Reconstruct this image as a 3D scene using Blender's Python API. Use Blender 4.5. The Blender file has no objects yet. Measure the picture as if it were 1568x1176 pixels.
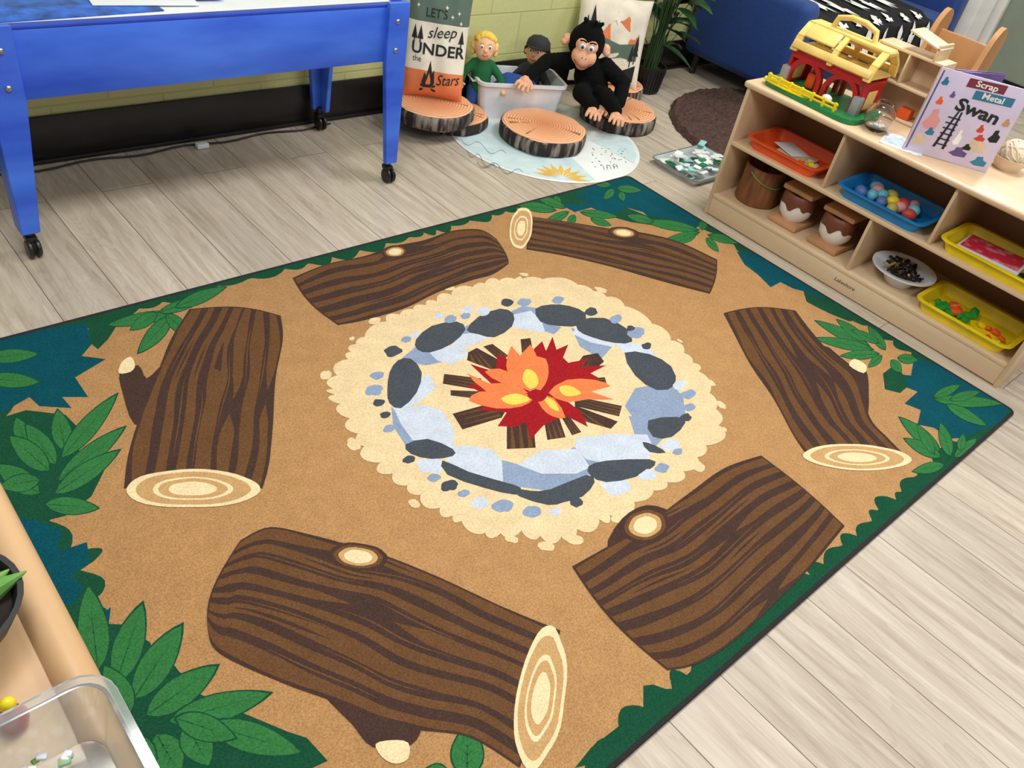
import bpy, bmesh, math, random
from mathutils import Vector, Matrix, Euler, noise
random.seed(7)
sc = bpy.context.scene
col = sc.collection
try:
    sc.view_settings.view_transform = 'Standard'
except Exception: pass

# ------------------------------------------------------------ survey frame
# camera solved from the floor's two vanishing directions, rug = 9 ft x 6 ft
E1=(0.7436,-0.3205,0.5868); E2=(-0.6467,-0.5673,0.5098); DN=(-0.1695,0.7586,0.6291)
CAMH=1.55; FPX=1258.0
def floor_xy(px,py,z=0.0):
    d=(px-784.0,py-588.0,FPX)
    dot=lambda a:sum(i*j for i,j in zip(d,a))
    t=(CAMH-z)/dot(DN)
    return (t*dot(E1),t*dot(E2))

# ------------------------------------------------------------ materials
def lin(c):
    r=[]
    for v in c[:3]:
        v/=255.0
        r.append(v/12.92 if v<=0.04045 else ((v+0.055)/1.055)**2.4)
    return (r[0],r[1],r[2],1)
MC={}
def mat(name,c,rough=0.5,var=0.06,scale=12,bump=0.0,bscale=80,metal=0,trans=0,sheen=0,coat=0,stretch=None,c2=None,alpha=1,spec=0.5,detail=4,contrast=None):
    if name in MC: return MC[name]
    m=bpy.data.materials.new(name); m.use_nodes=True
    nt=m.node_tree; n=nt.nodes; l=nt.links
    b=n['Principled BSDF']
    b.inputs['Roughness'].default_value=rough
    b.inputs['Metallic'].default_value=metal
    b.inputs['Transmission Weight'].default_value=trans
    b.inputs['Sheen Weight'].default_value=sheen
    b.inputs['Coat Weight'].default_value=coat
    b.inputs['Specular IOR Level'].default_value=spec
    b.inputs['Alpha'].default_value=alpha
    tc=n.new('ShaderNodeTexCoord'); mp=n.new('ShaderNodeMapping')
    l.new(tc.outputs['Object'],mp.inputs['Vector'])
    if stretch: mp.inputs['Scale'].default_value=stretch
    nz=n.new('ShaderNodeTexNoise'); nz.inputs['Scale'].default_value=scale; nz.inputs['Detail'].default_value=detail
    l.new(mp.outputs['Vector'],nz.inputs['Vector'])
    base=lin(c)
    lo=tuple(max(0,v*(1-var*2)) for v in base[:3])+(1,)
    hi=tuple(min(1,v*(1+var*2)) for v in base[:3])+(1,)
    if c2: lo=base; hi=lin(c2)
    cr=n.new('ShaderNodeValToRGB')
    a,bb=contrast if contrast else (0.3,0.7)
    cr.color_ramp.elements[0].position=a; cr.color_ramp.elements[1].position=bb
    cr.color_ramp.elements[0].color=lo; cr.color_ramp.elements[1].color=hi
    l.new(nz.outputs['Fac'],cr.inputs['Fac'])
    l.new(cr.outputs['Color'],b.inputs['Base Color'])
    if bump>0:
        n2=n.new('ShaderNodeTexNoise'); n2.inputs['Scale'].default_value=bscale; n2.inputs['Detail'].default_value=3
        l.new(mp.outputs['Vector'],n2.inputs['Vector'])
        bp=n.new('ShaderNodeBump'); bp.inputs['Strength'].default_value=bump; bp.inputs['Distance'].default_value=0.004
        l.new(n2.outputs['Fac'],bp.inputs['Height']); l.new(bp.outputs['Normal'],b.inputs['Normal'])
    MC[name]=m
    return m
def carpet(name,c,k=0.17):
    if name in MC: return MC[name]
    m=bpy.data.materials.new(name); m.use_nodes=True
    nt=m.node_tree; n=nt.nodes; l=nt.links; b=n['Principled BSDF']
    b.inputs['Roughness'].default_value=1; b.inputs['Specular IOR Level'].default_value=0.08
    tc=n.new('ShaderNodeTexCoord')
    a=n.new('ShaderNodeTexNoise'); a.inputs['Scale'].default_value=250; a.inputs['Detail'].default_value=3; a.inputs['Roughness'].default_value=0.7
    c3=n.new('ShaderNodeTexNoise'); c3.inputs['Scale'].default_value=18; c3.inputs['Detail'].default_value=6
    l.new(tc.outputs['Object'],a.inputs['Vector']); l.new(tc.outputs['Object'],c3.inputs['Vector'])
    cr=n.new('ShaderNodeValToRGB'); base=lin(c)
    cr.color_ramp.elements[0].position=0.34; cr.color_ramp.elements[1].position=0.66
    cr.color_ramp.elements[0].color=tuple(v*(1-k*1.8) for v in base[:3])+(1,)
    cr.color_ramp.elements[1].color=tuple(min(1,v*(1+k)) for v in base[:3])+(1,)
    l.new(a.outputs['Fac'],cr.inputs['Fac'])
    cr2=n.new('ShaderNodeValToRGB')
    cr2.color_ramp.elements[0].position=0.3; cr2.color_ramp.elements[1].position=0.7
    cr2.color_ramp.elements[0].color=(0.88,0.88,0.88,1); cr2.color_ramp.elements[1].color=(1,1,1,1)
    l.new(c3.outputs['Fac'],cr2.inputs['Fac'])
    mx=n.new('ShaderNodeMix'); mx.data_type='RGBA'; mx.blend_type='MULTIPLY'; mx.inputs[0].default_value=1
    l.new(cr.outputs['Color'],mx.inputs[6]); l.new(cr2.outputs['Color'],mx.inputs[7])
    l.new(mx.outputs[2],b.inputs['Base Color'])
    bp=n.new('ShaderNodeBump'); bp.inputs['Strength'].default_value=0.45; bp.inputs['Distance'].default_value=0.003
    l.new(a.outputs['Fac'],bp.inputs['Height']); l.new(bp.outputs['Normal'],b.inputs['Normal'])
    MC[name]=m; return m
def wood(name,c,c2,axis='Y',scale=9,rough=0.4,coat=0.2):
    st={'X':(0.12,1,1),'Y':(1,0.12,1),'Z':(1,1,0.12)}[axis]
    return mat(name,c,rough=rough,scale=scale,stretch=st,c2=c2,coat=coat,detail=6)

# ------------------------------------------------------------ mesh builder
def rrect(w,d,r,n=5):
    pts=[]
    for cx,cy,a0 in ((w/2-r,d/2-r,0),(-w/2+r,d/2-r,90),(-w/2+r,-d/2+r,180),(w/2-r,-d/2+r,270)):
        for i in range(n+1):
            a=math.radians(a0+90*i/n); pts.append((cx+r*math.cos(a),cy+r*math.sin(a)))
    return pts
def T(loc=(0,0,0),rot=(0,0,0),s=(1,1,1)):
    return Matrix.Translation(loc)@Euler(rot).to_matrix().to_4x4()@Matrix.Diagonal((*s,1))
class B:
    def __init__(s): s.bm=bmesh.new(); s.mats=[]
    def mi(s,m):
        if m not in s.mats: s.mats.append(m)
        return s.mats.index(m)
    def add(s,b2,m,M=None,smooth=False):
        if M is not None: b2.transform(M)
        k=s.mi(m)
        for f in b2.faces: f.material_index=k; f.smooth=smooth
        me=bpy.data.meshes.new('t'); b2.to_mesh(me); b2.free(); s.bm.from_mesh(me); bpy.data.meshes.remove(me)
    def box(s,c,size,m,bev=0.003,rot=(0,0,0),seg=2,M=None):
        b=bmesh.new(); bmesh.ops.create_cube(b,size=1)
        for v in b.verts: v.co=Vector((v.co.x*size[0],v.co.y*size[1],v.co.z*size[2]))
        if bev>0:
            bmesh.ops.bevel(b,geom=list(b.edges),offset=min(bev,min(size)*0.45),segments=seg,affect='EDGES',profile=0.5)
        X=T(c,rot)
        s.add(b,m,(M@X) if M else X)
    def lathe(s,prof,m,c=(0,0,0),rot=(0,0,0),seg=32,M=None,smooth=True,wob=0,scale=(1,1,1)):
        b=bmesh.new(); rings=[]
        for r,z in prof:
            if r<1e-6: rings.append([b.verts.new((0,0,z))])
            else:
                rg=[]
                for i in range(seg):
                    a=2*math.pi*i/seg
                    k=1+wob*noise.noise(Vector((math.cos(a)*2.5,math.sin(a)*2.5,wob*31+13)))
                    rg.append(b.verts.new((r*k*math.cos(a),r*k*math.sin(a),z)))
                rings.append(rg)
        for a,d in zip(rings,rings[1:]):
            for i in range(seg):
                j=(i+1)%seg
                try:
                    if len(a)==1 and len(d)>1: b.faces.new((a[0],d[j],d[i]))
                    elif len(d)==1 and len(a)>1: b.faces.new((a[i],a[j],d[0]))
                    elif len(a)>1: b.faces.new((a[i],a[j],d[j],d[i]))
                except ValueError: pass
        bmesh.ops.recalc_face_normals(b,faces=list(b.faces))
        X=T(c,rot,scale)
        s.add(b,m,(M@X) if M else X,smooth=smooth)
    def sph(s,c,r,m,rot=(0,0,0),M=None,seg=20):
        if not hasattr(r,'__len__'): r=(r,r,r)
        b=bmesh.new(); bmesh.ops.create_uvsphere(b,u_segments=seg,v_segments=max(8,seg*2//3),radius=1)
        X=T(c,rot,r); s.add(b,m,(M@X) if M else X,smooth=True)
    def tube(s,pts,r,m,seg=10,closed=False,M=None):
        pts=[Vector(p) for p in pts]; n=len(pts)
        rad=r if hasattr(r,'__len__') else [r]*n
        b=bmesh.new(); rings=[]; up=Vector((0,0,1)); prev=None
        for i,p in enumerate(pts):
            if closed: t=(pts[(i+1)%n]-pts[i-1])
            else: t=pts[min(i+1,n-1)]-pts[max(i-1,0)]
            t.normalize()
            if prev is None:
                a=t.cross(up)
                if a.length<0.1: a=t.cross(Vector((1,0,0)))
            else: a=prev-t*prev.dot(t)
            a.normalize(); prev=a; c=t.cross(a)
            rings.append([b.verts.new(p+(a*math.cos(2*math.pi*k/seg)+c*math.sin(2*math.pi*k/seg))*rad[i]) for k in range(seg)])
        R=list(zip(rings,rings[1:]))
        if closed: R.append((rings[-1],rings[0]))
        for a,d in R:
            for k in range(seg): b.faces.new((a[k],a[(k+1)%seg],d[(k+1)%seg],d[k]))
        if not closed:
            b.faces.new(rings[0][::-1]); b.faces.new(rings[-1])
        s.add(b,m,M,smooth=True)
    def loft(s,rings,m,M=None,cap0=True,cap1=True,smooth=False):
        b=bmesh.new(); R=[[b.verts.new(p) for p in r] for r in rings]; n=len(R[0])
        for a,d in zip(R,R[1:]):
            for k in range(n): b.faces.new((a[k],a[(k+1)%n],d[(k+1)%n],d[k]))
        if cap0: b.faces.new(R[0][::-1])
        if cap1: b.faces.new(R[-1])
        s.add(b,m,M,smooth)
    def prism(s,poly,z0,z1,m,M=None,bev=0):
        b=bmesh.new()
        a=[b.verts.new((p[0],p[1],z0)) for p in poly]; d=[b.verts.new((p[0],p[1],z1)) for p in poly]
        n=len(a)
        for k in range(n): b.faces.new((a[k],a[(k+1)%n],d[(k+1)%n],d[k]))
        b.faces.new(a[::-1]); b.faces.new(d)
        bmesh.ops.recalc_face_normals(b,faces=list(b.faces))
        if bev: bmesh.ops.bevel(b,geom=list(b.edges),offset=bev,segments=2,affect='EDGES')
        s.add(b,m,M)
    def tray(s,w,d,h,m,c=(0,0,0),rot=(0,0,0),r=0.02,t=0.003,rim=0.006,M=None,taper=0.9):
        def ring(ww,dd,z,rr): return [(x,y,z) for x,y in rrect(ww,dd,rr)]
        R=[ring(w*taper,d*taper,0,r*0.8),ring(w,d,h*0.92,r),ring(w+2*rim,d+2*rim,h*0.92,r+rim),ring(w+2*rim,d+2*rim,h,r+rim),
           ring(w-2*t,d-2*t,h,r),ring(w*taper-2*t,d*taper-2*t,t,r*0.8)]
        X=T(c,rot); s.loft(R,m,(M@X) if M else X)
    def flat(s,pts,m,fr=None):
        """polygon of (u,v) or (u,v,w) mapped through fr"""
        b=bmesh.new(); vs=[]
        for p in pts:
            p=(p[0],p[1],p[2] if len(p)>2 else 0)
            vs.append(b.verts.new(fr(*p) if fr else p))
        try: b.faces.new(vs)
        except ValueError: pass
        s.add(b,m)
    def text(s,body,size,m,fr,pos=(0,0),rot=0,w=0,bold=0,shear=0,sx=1):
        cu=bpy.data.curves.new('t','FONT'); cu.body=body; cu.size=size; cu.align_x='CENTER'; cu.align_y='CENTER'; cu.offset=bold; cu.shear=shear
        cu.resolution_u=3
        o=bpy.data.objects.new('t',cu); col.objects.link(o)
        dg=bpy.context.evaluated_depsgraph_get(); me=bpy.data.meshes.new_from_object(o.evaluated_get(dg))
        b=bmesh.new(); b.from_mesh(me)
        ca,sa=math.cos(rot),math.sin(rot)
        for v in b.verts:
            x,y=v.co.x*sx,v.co.y
            v.co=Vector(fr(pos[0]+x*ca-y*sa,pos[1]+x*sa+y*ca,w))
        s.add(b,m)
        bpy.data.meshes.remove(me); bpy.data.objects.remove(o); bpy.data.curves.remove(cu)
    def done(s,name,parent=None,M=None):
        me=bpy.data.meshes.new(name); s.bm.to_mesh(me); s.bm.free()
        for m in s.mats: me.materials.append(m)
        o=bpy.data.objects.new(name,me); col.objects.link(o)
        try: me.set_sharp_from_angle(angle=math.radians(40))
        except Exception: pass
        if M is not None: o.matrix_world=M
        if parent: o.parent=parent
        return o
def ell(cx,cy,rx,ry,ang=0,n=28,wob=0,seed=0):
    a=math.radians(ang); out=[]
    for i in range(n):
        t=2*math.pi*i/n; k=1+wob*noise.noise(Vector((math.cos(t)*1.7+seed,math.sin(t)*1.7,seed*1.3)))
        x=rx*k*math.cos(t); y=ry*k*math.sin(t)
        out.append((cx+x*math.cos(a)-y*math.sin(a),cy+x*math.sin(a)+y*math.cos(a)))
    return out
def smooth_closed(p,n=5):
    out=[]; N=len(p)
    for i in range(N):
        p0,p1,p2,p3=p[i-1],p[i],p[(i+1)%N],p[(i+2)%N]
        for k in range(n):
            t=k/n
            out.append(tuple(0.5*((2*b)+(-a+c)*t+(2*a-5*b+4*c-d)*t*t+(-a+3*b-3*c+d)*t**3) for a,b,c,d in zip(p0,p1,p2,p3)))
    return out
def smooth_open(p,N=60):
    p=[Vector(q) for q in p]; L=[0]
    for a,b in zip(p,p[1:]): L.append(L[-1]+(b-a).length)
    out=[]; tot=L[-1]
    for k in range(N+1):
        s=tot*k/N; i=0
        while i<len(p)-2 and L[i+1]<s: i+=1
        t=(s-L[i])/max(1e-9,L[i+1]-L[i])
        a=p[max(i-1,0)]; b=p[i]; c=p[i+1]; d=p[min(i+2,len(p)-1)]
        out.append(0.5*((2*b)+(c-a)*t+(2*a-5*b+4*c-d)*t*t+(3*b-a-3*c+d)*t**3))
    return out
def empty(name,loc=(0,0,0)):
    e=bpy.data.objects.new(name,None); e.location=loc; col.objects.link(e); e.empty_display_size=0.05
    return e
def blob(name,chains,m,parent=None,vox=0.005,sm=6,disp=0.0):
    """continuous surface: tapered capsules fused by voxel remesh. chains = list of [(x,y,z,r),...]"""
    b=B()
    for ch in chains:
        for q in ch: b.sph(q[:3],q[3],m,seg=14)
        if len(ch)>1:
            pts=[];rad=[]
            for a,c in zip(ch,ch[1:]):
                for k in range(5):
                    t=k/5; pts.append(tuple(a[i]*(1-t)+c[i]*t for i in range(3))); rad.append(a[3]*(1-t)+c[3]*t)
            pts.append(ch[-1][:3]); rad.append(ch[-1][3])
            b.tube(pts,rad,m,seg=12)
    o=b.done(name,parent)
    r=o.modifiers.new('r','REMESH'); r.mode='VOXEL'; r.voxel_size=vox; r.use_smooth_shade=True
    s=o.modifiers.new('s','SMOOTH'); s.iterations=sm; s.factor=0.5
    if disp:
        tx=bpy.data.textures.new('fur','CLOUDS'); tx.noise_scale=0.008
        d=o.modifiers.new('d','DISPLACE'); d.texture=tx; d.strength=disp; d.mid_level=0.5
    return o

# ============================================================ ROOM
RX0,RX1,RY0,RY1=-1.2,6.7,-1.6,3.075
def floor_mat():
    m=bpy.data.materials.new('vinyl_oak_planks'); m.use_nodes=True
    nt=m.node_tree;n=nt.nodes;l=nt.links;b=n['Principled BSDF']
    b.inputs['Roughness'].default_value=0.4; b.inputs['Specular IOR Level'].default_value=0.45
    tc=n.new('ShaderNodeTexCoord'); mp=n.new('ShaderNodeMapping'); mp.inputs['Rotation'].default_value=(0,0,math.radians(90)); mp.inputs['Location'].default_value=(0.35,0.06,0)
    l.new(tc.outputs['Object'],mp.inputs['Vector'])
    br=n.new('ShaderNodeTexBrick'); br.offset=0.37; br.offset_frequency=2
    br.inputs['Scale'].default_value=1; br.inputs['Brick Width'].default_value=1.22; br.inputs['Row Height'].default_value=0.18
    br.inputs['Mortar Size'].default_value=0.0013; br.inputs['Mortar Smooth'].default_value=0.1
    br.inputs['Color1'].default_value=(0,0,0,1); br.inputs['Color2'].default_value=(1,1,1,1); br.inputs['Mortar'].default_value=(0.5,0.5,0.5,1)
    l.new(mp.outputs['Vector'],br.inputs['Vector'])
    sep=n.new('ShaderNodeSeparateColor'); l.new(br.outputs['Color'],sep.inputs['Color'])
    off=n.new('ShaderNodeVectorMath'); off.operation='MULTIPLY_ADD'
    l.new(br.outputs['Color'],off.inputs[0]); off.inputs[1].default_value=(37,19,11); l.new(mp.outputs['Vector'],off.inputs[2])
    st=n.new('ShaderNodeMapping'); st.inputs['Scale'].default_value=(1.6,22,1); l.new(off.outputs[0],st.inputs['Vector'])
    nz=n.new('ShaderNodeTexNoise'); nz.inputs['Scale'].default_value=1.6; nz.inputs['Detail'].default_value=8; nz.inputs['Roughness'].default_value=0.62; nz.inputs['Distortion'].default_value=0.8
    l.new(st.outputs['Vector'],nz.inputs['Vector'])
    st2=n.new('ShaderNodeMapping'); st2.inputs['Scale'].default_value=(0.8,6.0,1); l.new(off.outputs[0],st2.inputs['Vector'])
    wv=n.new('ShaderNodeTexNoise'); wv.inputs['Scale'].default_value=1.3; wv.inputs['Detail'].default_value=2; wv.inputs['Distortion'].default_value=2.0
    l.new(st2.outputs['Vector'],wv.inputs['Vector'])
    wm=n.new('ShaderNodeMath'); wm.operation='MULTIPLY'; wm.inputs[1].default_value=9; l.new(wv.outputs['Fac'],wm.inputs[0])
    wf=n.new('ShaderNodeMath'); wf.operation='FRACT'; l.new(wm.outputs[0],wf.inputs[0])
    cr=n.new('ShaderNodeValToRGB'); cr.color_ramp.elements[0].position=0.25; cr.color_ramp.elements[1].position=0.72
    cr.color_ramp.elements[0].color=lin((166,149,129)); cr.color_ramp.elements[1].color=lin((209,198,180))
    l.new(nz.outputs['Fac'],cr.inputs['Fac'])
    cw=n.new('ShaderNodeValToRGB'); cw.color_ramp.elements[0].color=(0.80,0.77,0.73,1); cw.color_ramp.elements[1].color=(1,1,1,1)
    cw.color_ramp.elements[0].position=0.0; cw.color_ramp.elements[1].position=0.4
    l.new(wf.outputs[0],cw.inputs['Fac'])
    m1=n.new('ShaderNodeMix'); m1.data_type='RGBA'; m1.blend_type='MULTIPLY'; m1.inputs[0].default_value=0.5
    l.new(cr.outputs['Color'],m1.inputs[6]); l.new(cw.outputs['Color'],m1.inputs[7])
    tone=n.new('ShaderNodeMapRange'); tone.inputs['To Min'].default_value=0.86; tone.inputs['To Max'].default_value=1.06
    l.new(sep.outputs[0],tone.inputs['Value'])
    m2=n.new('ShaderNodeMix'); m2.data_type='RGBA'; m2.blend_type='MULTIPLY'; m2.inputs[0].default_value=1
    cc=n.new('ShaderNodeCombineColor')
    for i in range(3): l.new(tone.outputs[0],cc.inputs[i])
    l.new(m1.outputs[2],m2.inputs[6]); l.new(cc.outputs[0],m2.inputs[7])
    m3=n.new('ShaderNodeMix'); m3.data_type='RGBA'; l.new(br.outputs['Fac'],m3.inputs[0]); l.new(m2.outputs[2],m3.inputs[6]); m3.inputs[7].default_value=lin((104,88,72))
    l.new(m3.outputs[2],b.inputs['Base Color'])
    bp=n.new('ShaderNodeBump'); bp.inputs['Strength'].default_value=0.12; bp.inputs['Distance'].default_value=0.002
    l.new(nz.outputs['Fac'],bp.inputs['Height']); l.new(bp.outputs['Normal'],b.inputs['Normal'])
    return m
def block_mat():
    m=bpy.data.materials.new('painted_block_green'); m.use_nodes=True
    nt=m.node_tree;n=nt.nodes;l=nt.links;b=n['Principled BSDF']; b.inputs['Roughness'].default_value=0.4
    tc=n.new('ShaderNodeTexCoord'); mp=n.new('ShaderNodeMapping'); mp.inputs['Rotation'].default_value=(math.radians(90),0,0)
    l.new(tc.outputs['Object'],mp.inputs['Vector'])
    br=n.new('ShaderNodeTexBrick'); br.inputs['Scale'].default_value=1; br.inputs['Brick Width'].default_value=0.4; br.inputs['Row Height'].default_value=0.2
    br.inputs['Mortar Size'].default_value=0.005; br.inputs['Mortar Smooth'].default_value=0.6
    br.inputs['Color1'].default_value=lin((206,208,146)); br.inputs['Color2'].default_value=lin((202,204,140)); br.inputs['Mortar'].default_value=lin((190,192,126))
    l.new(mp.outputs['Vector'],br.inputs['Vector']); l.new(br.outputs['Color'],b.inputs['Base Color'])
    nz=n.new('ShaderNodeTexNoise'); nz.inputs['Scale'].default_value=60; l.new(tc.outputs['Object'],nz.inputs['Vector'])
    sb=n.new('ShaderNodeMath'); sb.operation='MULTIPLY_ADD'; l.new(br.outputs['Fac'],sb.inputs[0]); sb.inputs[1].default_value=-1.5; l.new(nz.outputs['Fac'],sb.inputs[2])
    bp=n.new('ShaderNodeBump'); bp.inputs['Strength'].default_value=0.35; bp.inputs['Distance'].default_value=0.004
    l.new(sb.outputs[0],bp.inputs['Height']); l.new(bp.outputs['Normal'],b.inputs['Normal'])
    return m
b=B(); b.box(((RX0+RX1)/2,(RY0+RY1)/2,-0.05),(RX1-RX0+0.4,RY1-RY0+0.4,0.1),floor_mat(),bev=0); b.done('floor')
b=B(); b.box(((RX0+RX1)/2,RY1+0.05,1.3),(RX1-RX0+0.4,0.1,2.6),block_mat(),bev=0); b.done('wall_north')
grey=mat('greygreen_paint',(126,136,120),rough=0.6,var=0.02)
b=B(); b.box((RX1+0.05,(RY0+RY1)/2,1.3),(0.1,RY1-RY0,2.6),grey,bev=0); b.done('wall_east')
blk=mat('black_vinyl',(24,21,21),rough=0.35,var=0.1)
b=B(); b.box(((RX0+RX1)/2,RY1-0.006,0.085),(RX1-RX0,0.012,0.17),blk,bev=0.003); b.box(((RX0+RX1)/2,RY1-0.016,0.008),(RX1-RX0,0.02,0.016),blk,bev=0.004); b.done('baseboard_north')
b=B(); b.box((RX1-0.006,0.2,0.06),(0.012,3.5,0.12),blk,bev=0.003); b.done('baseboard_east')
whitep=mat('white_semi_gloss',(226,224,218),rough=0.35,var=0.02)
DY=2.52
b=B(); b.box((RX1-0.04,DY,1.02),(0.04,0.62,2.04),whitep,bev=0.004)
for zz in (0.5,1.4): b.box((RX1-0.063,DY,zz),(0.01,0.42,0.7),whitep,bev=0.004)
b.box((RX1-0.04,DY-.34,1.04),(0.06,0.06,2.1),whitep,bev=0.005); b.box((RX1-0.04,DY+.34,1.04),(0.06,0.06,2.1),whitep,bev=0.005)
b.sph((RX1-0.11,DY-.25,1.0),0.03,mat('brushed_steel',(180,180,180),rough=0.3,metal=1)); b.done('door_1')
steel=MC['brushed_steel']

# ============================================================ CAMPFIRE RUG
RUG=(0.145,2.885,0.268,2.097); RZ=0.009
cTan=carpet('pile_tan',(184,140,92)); cSand=carpet('pile_sand',(228,203,158),0.12)
cDk=carpet('pile_espresso',(74,55,48)); cBr=carpet('pile_brown',(108,75,48))
cGr=carpet('pile_dark_green',(26,78,54)); cLeaf=carpet('pile_leaf_green',(54,118,64)); cRib=carpet('pile_rib_green',(34,92,54)); cTeal=carpet('pile_teal',(12,78,90))
cS1=carpet('pile_stone_dark',(74,80,86)); cS2=carpet('pile_stone_mid',(140,156,182),0.12); cS3=carpet('pile_stone_light',(200,208,220),0.1)
cRed=carpet('pile_red',(160,30,36)); cOr=carpet('pile_orange',(232,126,74),0.12); cYe=carpet('pile_yellow',(250,206,90),0.1); cCream=carpet('pile_cream',(236,214,168),0.1); cTan2=carpet('pile_log_tan',(198,158,106),0.12)
blackb=mat('rug_binding',(28,26,28),rough=0.9,var=0.15,scale=200)
rb=B(); rb.box(((RUG[0]+RUG[1])/2,(RUG[2]+RUG[3])/2,RZ/2),(RUG[1]-RUG[0],RUG[3]-RUG[2],RZ),cTan,bev=0.002)
rr=[(x+(RUG[0]+RUG[1])/2,y+(RUG[2]+RUG[3])/2,0.0055) for x,y in rrect(RUG[1]-RUG[0],RUG[3]-RUG[2],0.02,4)]
rb.tube(rr,0.0065,blackb,seg=8,closed=True)
# printed pile areas: one flat print, each colour area a few microns above the one it overprints
ZC=[RZ+0.00005]
def clampr(x,y): 
    e=0.004
    return (min(max(x,RUG[0]+e),RUG[1]-e),min(max(y,RUG[2]+e),RUG[3]-e))
def rp(world,m,step=4e-6):
    ZC[0]+=step
    rb.flat([(*clampr(x,y),ZC[0]) for x,y in world],m)
def W(pts): return [floor_xy(x,y,RZ) for x,y in pts]
def pp(pts,m,sm=0,step=4e-6):
    w=W(pts)
    if sm: w=smooth_closed(w,sm)
    rp(w,m,step)
# green scalloped edges
def edge_band(p0,p1,inn,base,amp,seed,m):
    p0=Vector(p0);p1=Vector(p1);d=(p1-p0);L=d.length;d.normalize();inn=Vector(inn)
    rnd=random.Random(seed); pts=[]; s=0
    while s<L:
        w=rnd.uniform(0.05,0.12); a=amp*rnd.uniform(0.4,1.2); bs=base*rnd.uniform(0.7,1.2); sk=rnd.uniform(0.2,0.6)
        for k in range(7):
            t=k/7; hh=math.sin(math.pi*t**(0.6+sk))
            q=p0+d*min(L,s+w*t)+inn*(bs+a*hh); pts.append((q.x,q.y))
        s+=w
    rp([tuple(p0)]+pts+[tuple(p1)],m)
x0,x1,y0,y1=RUG
edge_band((x0,y1),(x1,y1),(0,-1),0.022,0.032,3,cGr)
edge_band((x1,y1),(x1,y0),(-1,0),0.03,0.04,5,cGr)
edge_band((x0,y0),(x1,y0),(0,1),0.035,0.032,8,cGr)
edge_band((x0,y1),(x0,y0),(1,0),0.07,0.06,9,cGr)
# corner foliage masses
pp([(-115,545),(0,520),(70,503),(130,495),(145,522),(125,545),(162,550),(115,578),(135,608),(95,608),(110,625),(60,622),(45,608),(10,628),(-60,660)],cTeal)
pp([(135,498),(190,472),(225,462),(205,480),(200,495),(178,500),(165,520),(150,535),(138,525)],cGr)
pp([(0,640),(40,628),(100,635),(125,660),(120,700),(160,720),(140,760),(100,790),(60,800),(10,800),(-60,700)],cGr)
pp([(20,790),(60,798),(95,812),(88,845),(133,830),(138,862),(110,880),(128,900),(112,925),(70,935),(50,890)],cTeal)
pp([(100,925),(150,945),(170,960),(165,985),(210,1000),(260,1010),(300,1060),(380,1095),(440,1120),(470,1130),(502,1165),(470,1180),(480,1230),(200,1300),(110,1120),(80,1000)],cGr)
pp([(120,960),(170,930),(160,1000),(150,1060),(120,1040)],cTeal)
pp([(835,300),(890,282),(960,272),(1000,292),(1050,320),(1078,342),(1060,352),(1035,348),(1012,350),(985,325),(960,318),(935,330),(905,318),(880,325)],cTeal)
pp([(810,305),(870,288),(905,290),(880,300),(905,312),(865,312),(840,320)],cGr)
pp([(930,330),(960,318),(990,330),(1030,335),(1060,350),(1040,352),(1000,345),(965,340)],cGr)
pp([(1128,385),(1160,388),(1200,405),(1240,440),(1290,470),(1262,466),(1238,448),(1215,442),(1195,432),(1180,440),(1160,420),(1140,405)],cTeal)
pp([(1230,445),(1270,458),(1320,490),(1300,492),(1270,480),(1250,470),(1235,462)],cGr)
pp([(1400,545),(1440,562),(1500,590),(1550,622),(1542,650),(1500,668),(1455,672),(1430,655),(1405,650),(1410,628),(1385,618),(1405,600),(1380,590),(1355,590),(1365,572),(1395,575)],cTeal)
pp([(1352,572),(1368,560),(1385,575),(1390,592),(1378,602),(1355,596)],cGr)
pp([(1440,690),(1480,668),(1540,652),(1545,640),(1553,632),(1500,690),(1460,720),(1430,745),(1400,730),(1425,715)],cGr)
pp([(985,1050),(1000,1048),(1028,1058),(1060,1025),(1090,1005),(1110,985),(1130,1000),(1000,1130),(960,1176),(880,1176),(905,1145),(950,1110),(985,1090)],cGr)
# leaves
def leaf(bx,by,tx,ty,w,rib=True):
    p0=Vector((bx,by));p1=Vector((tx,ty));d=p1-p0;n=Vector((-d.y,d.x)).normalized()
    L=[];R=[]
    for k in range(11):
        t=k/10; ww=w*0.5*abs(math.sin(math.pi*min(1,t**0.85)))**0.8
        c=p0+d*t; L.append(tuple(c+n*ww)); R.append(tuple(c-n*ww))
    O=[((x-(bx+tx)/2)*1.1+(bx+tx)/2,(y-(by+ty)/2)*1.1+(by+ty)/2) for x,y in L+R[::-1]]
    pp(O,cGr); pp(L+R[::-1],cLeaf)
    if rib:
        a=p0+d*0.03;c=p0+d*0.9; k=max(0.6,w*0.03)
        pp([tuple(a-n*k),tuple(a+n*k),tuple(c)],cRib)
        for t in (0.25,0.42,0.58):
            for sg in (1,-1):
                q=p0+d*t; e=p0+d*(t+0.16)+n*sg*w*0.3
                pp([tuple(q-n*sg*k*0.4),tuple(q+d.normalized()*k*1.4),tuple(e)],cRib,0,0)
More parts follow.
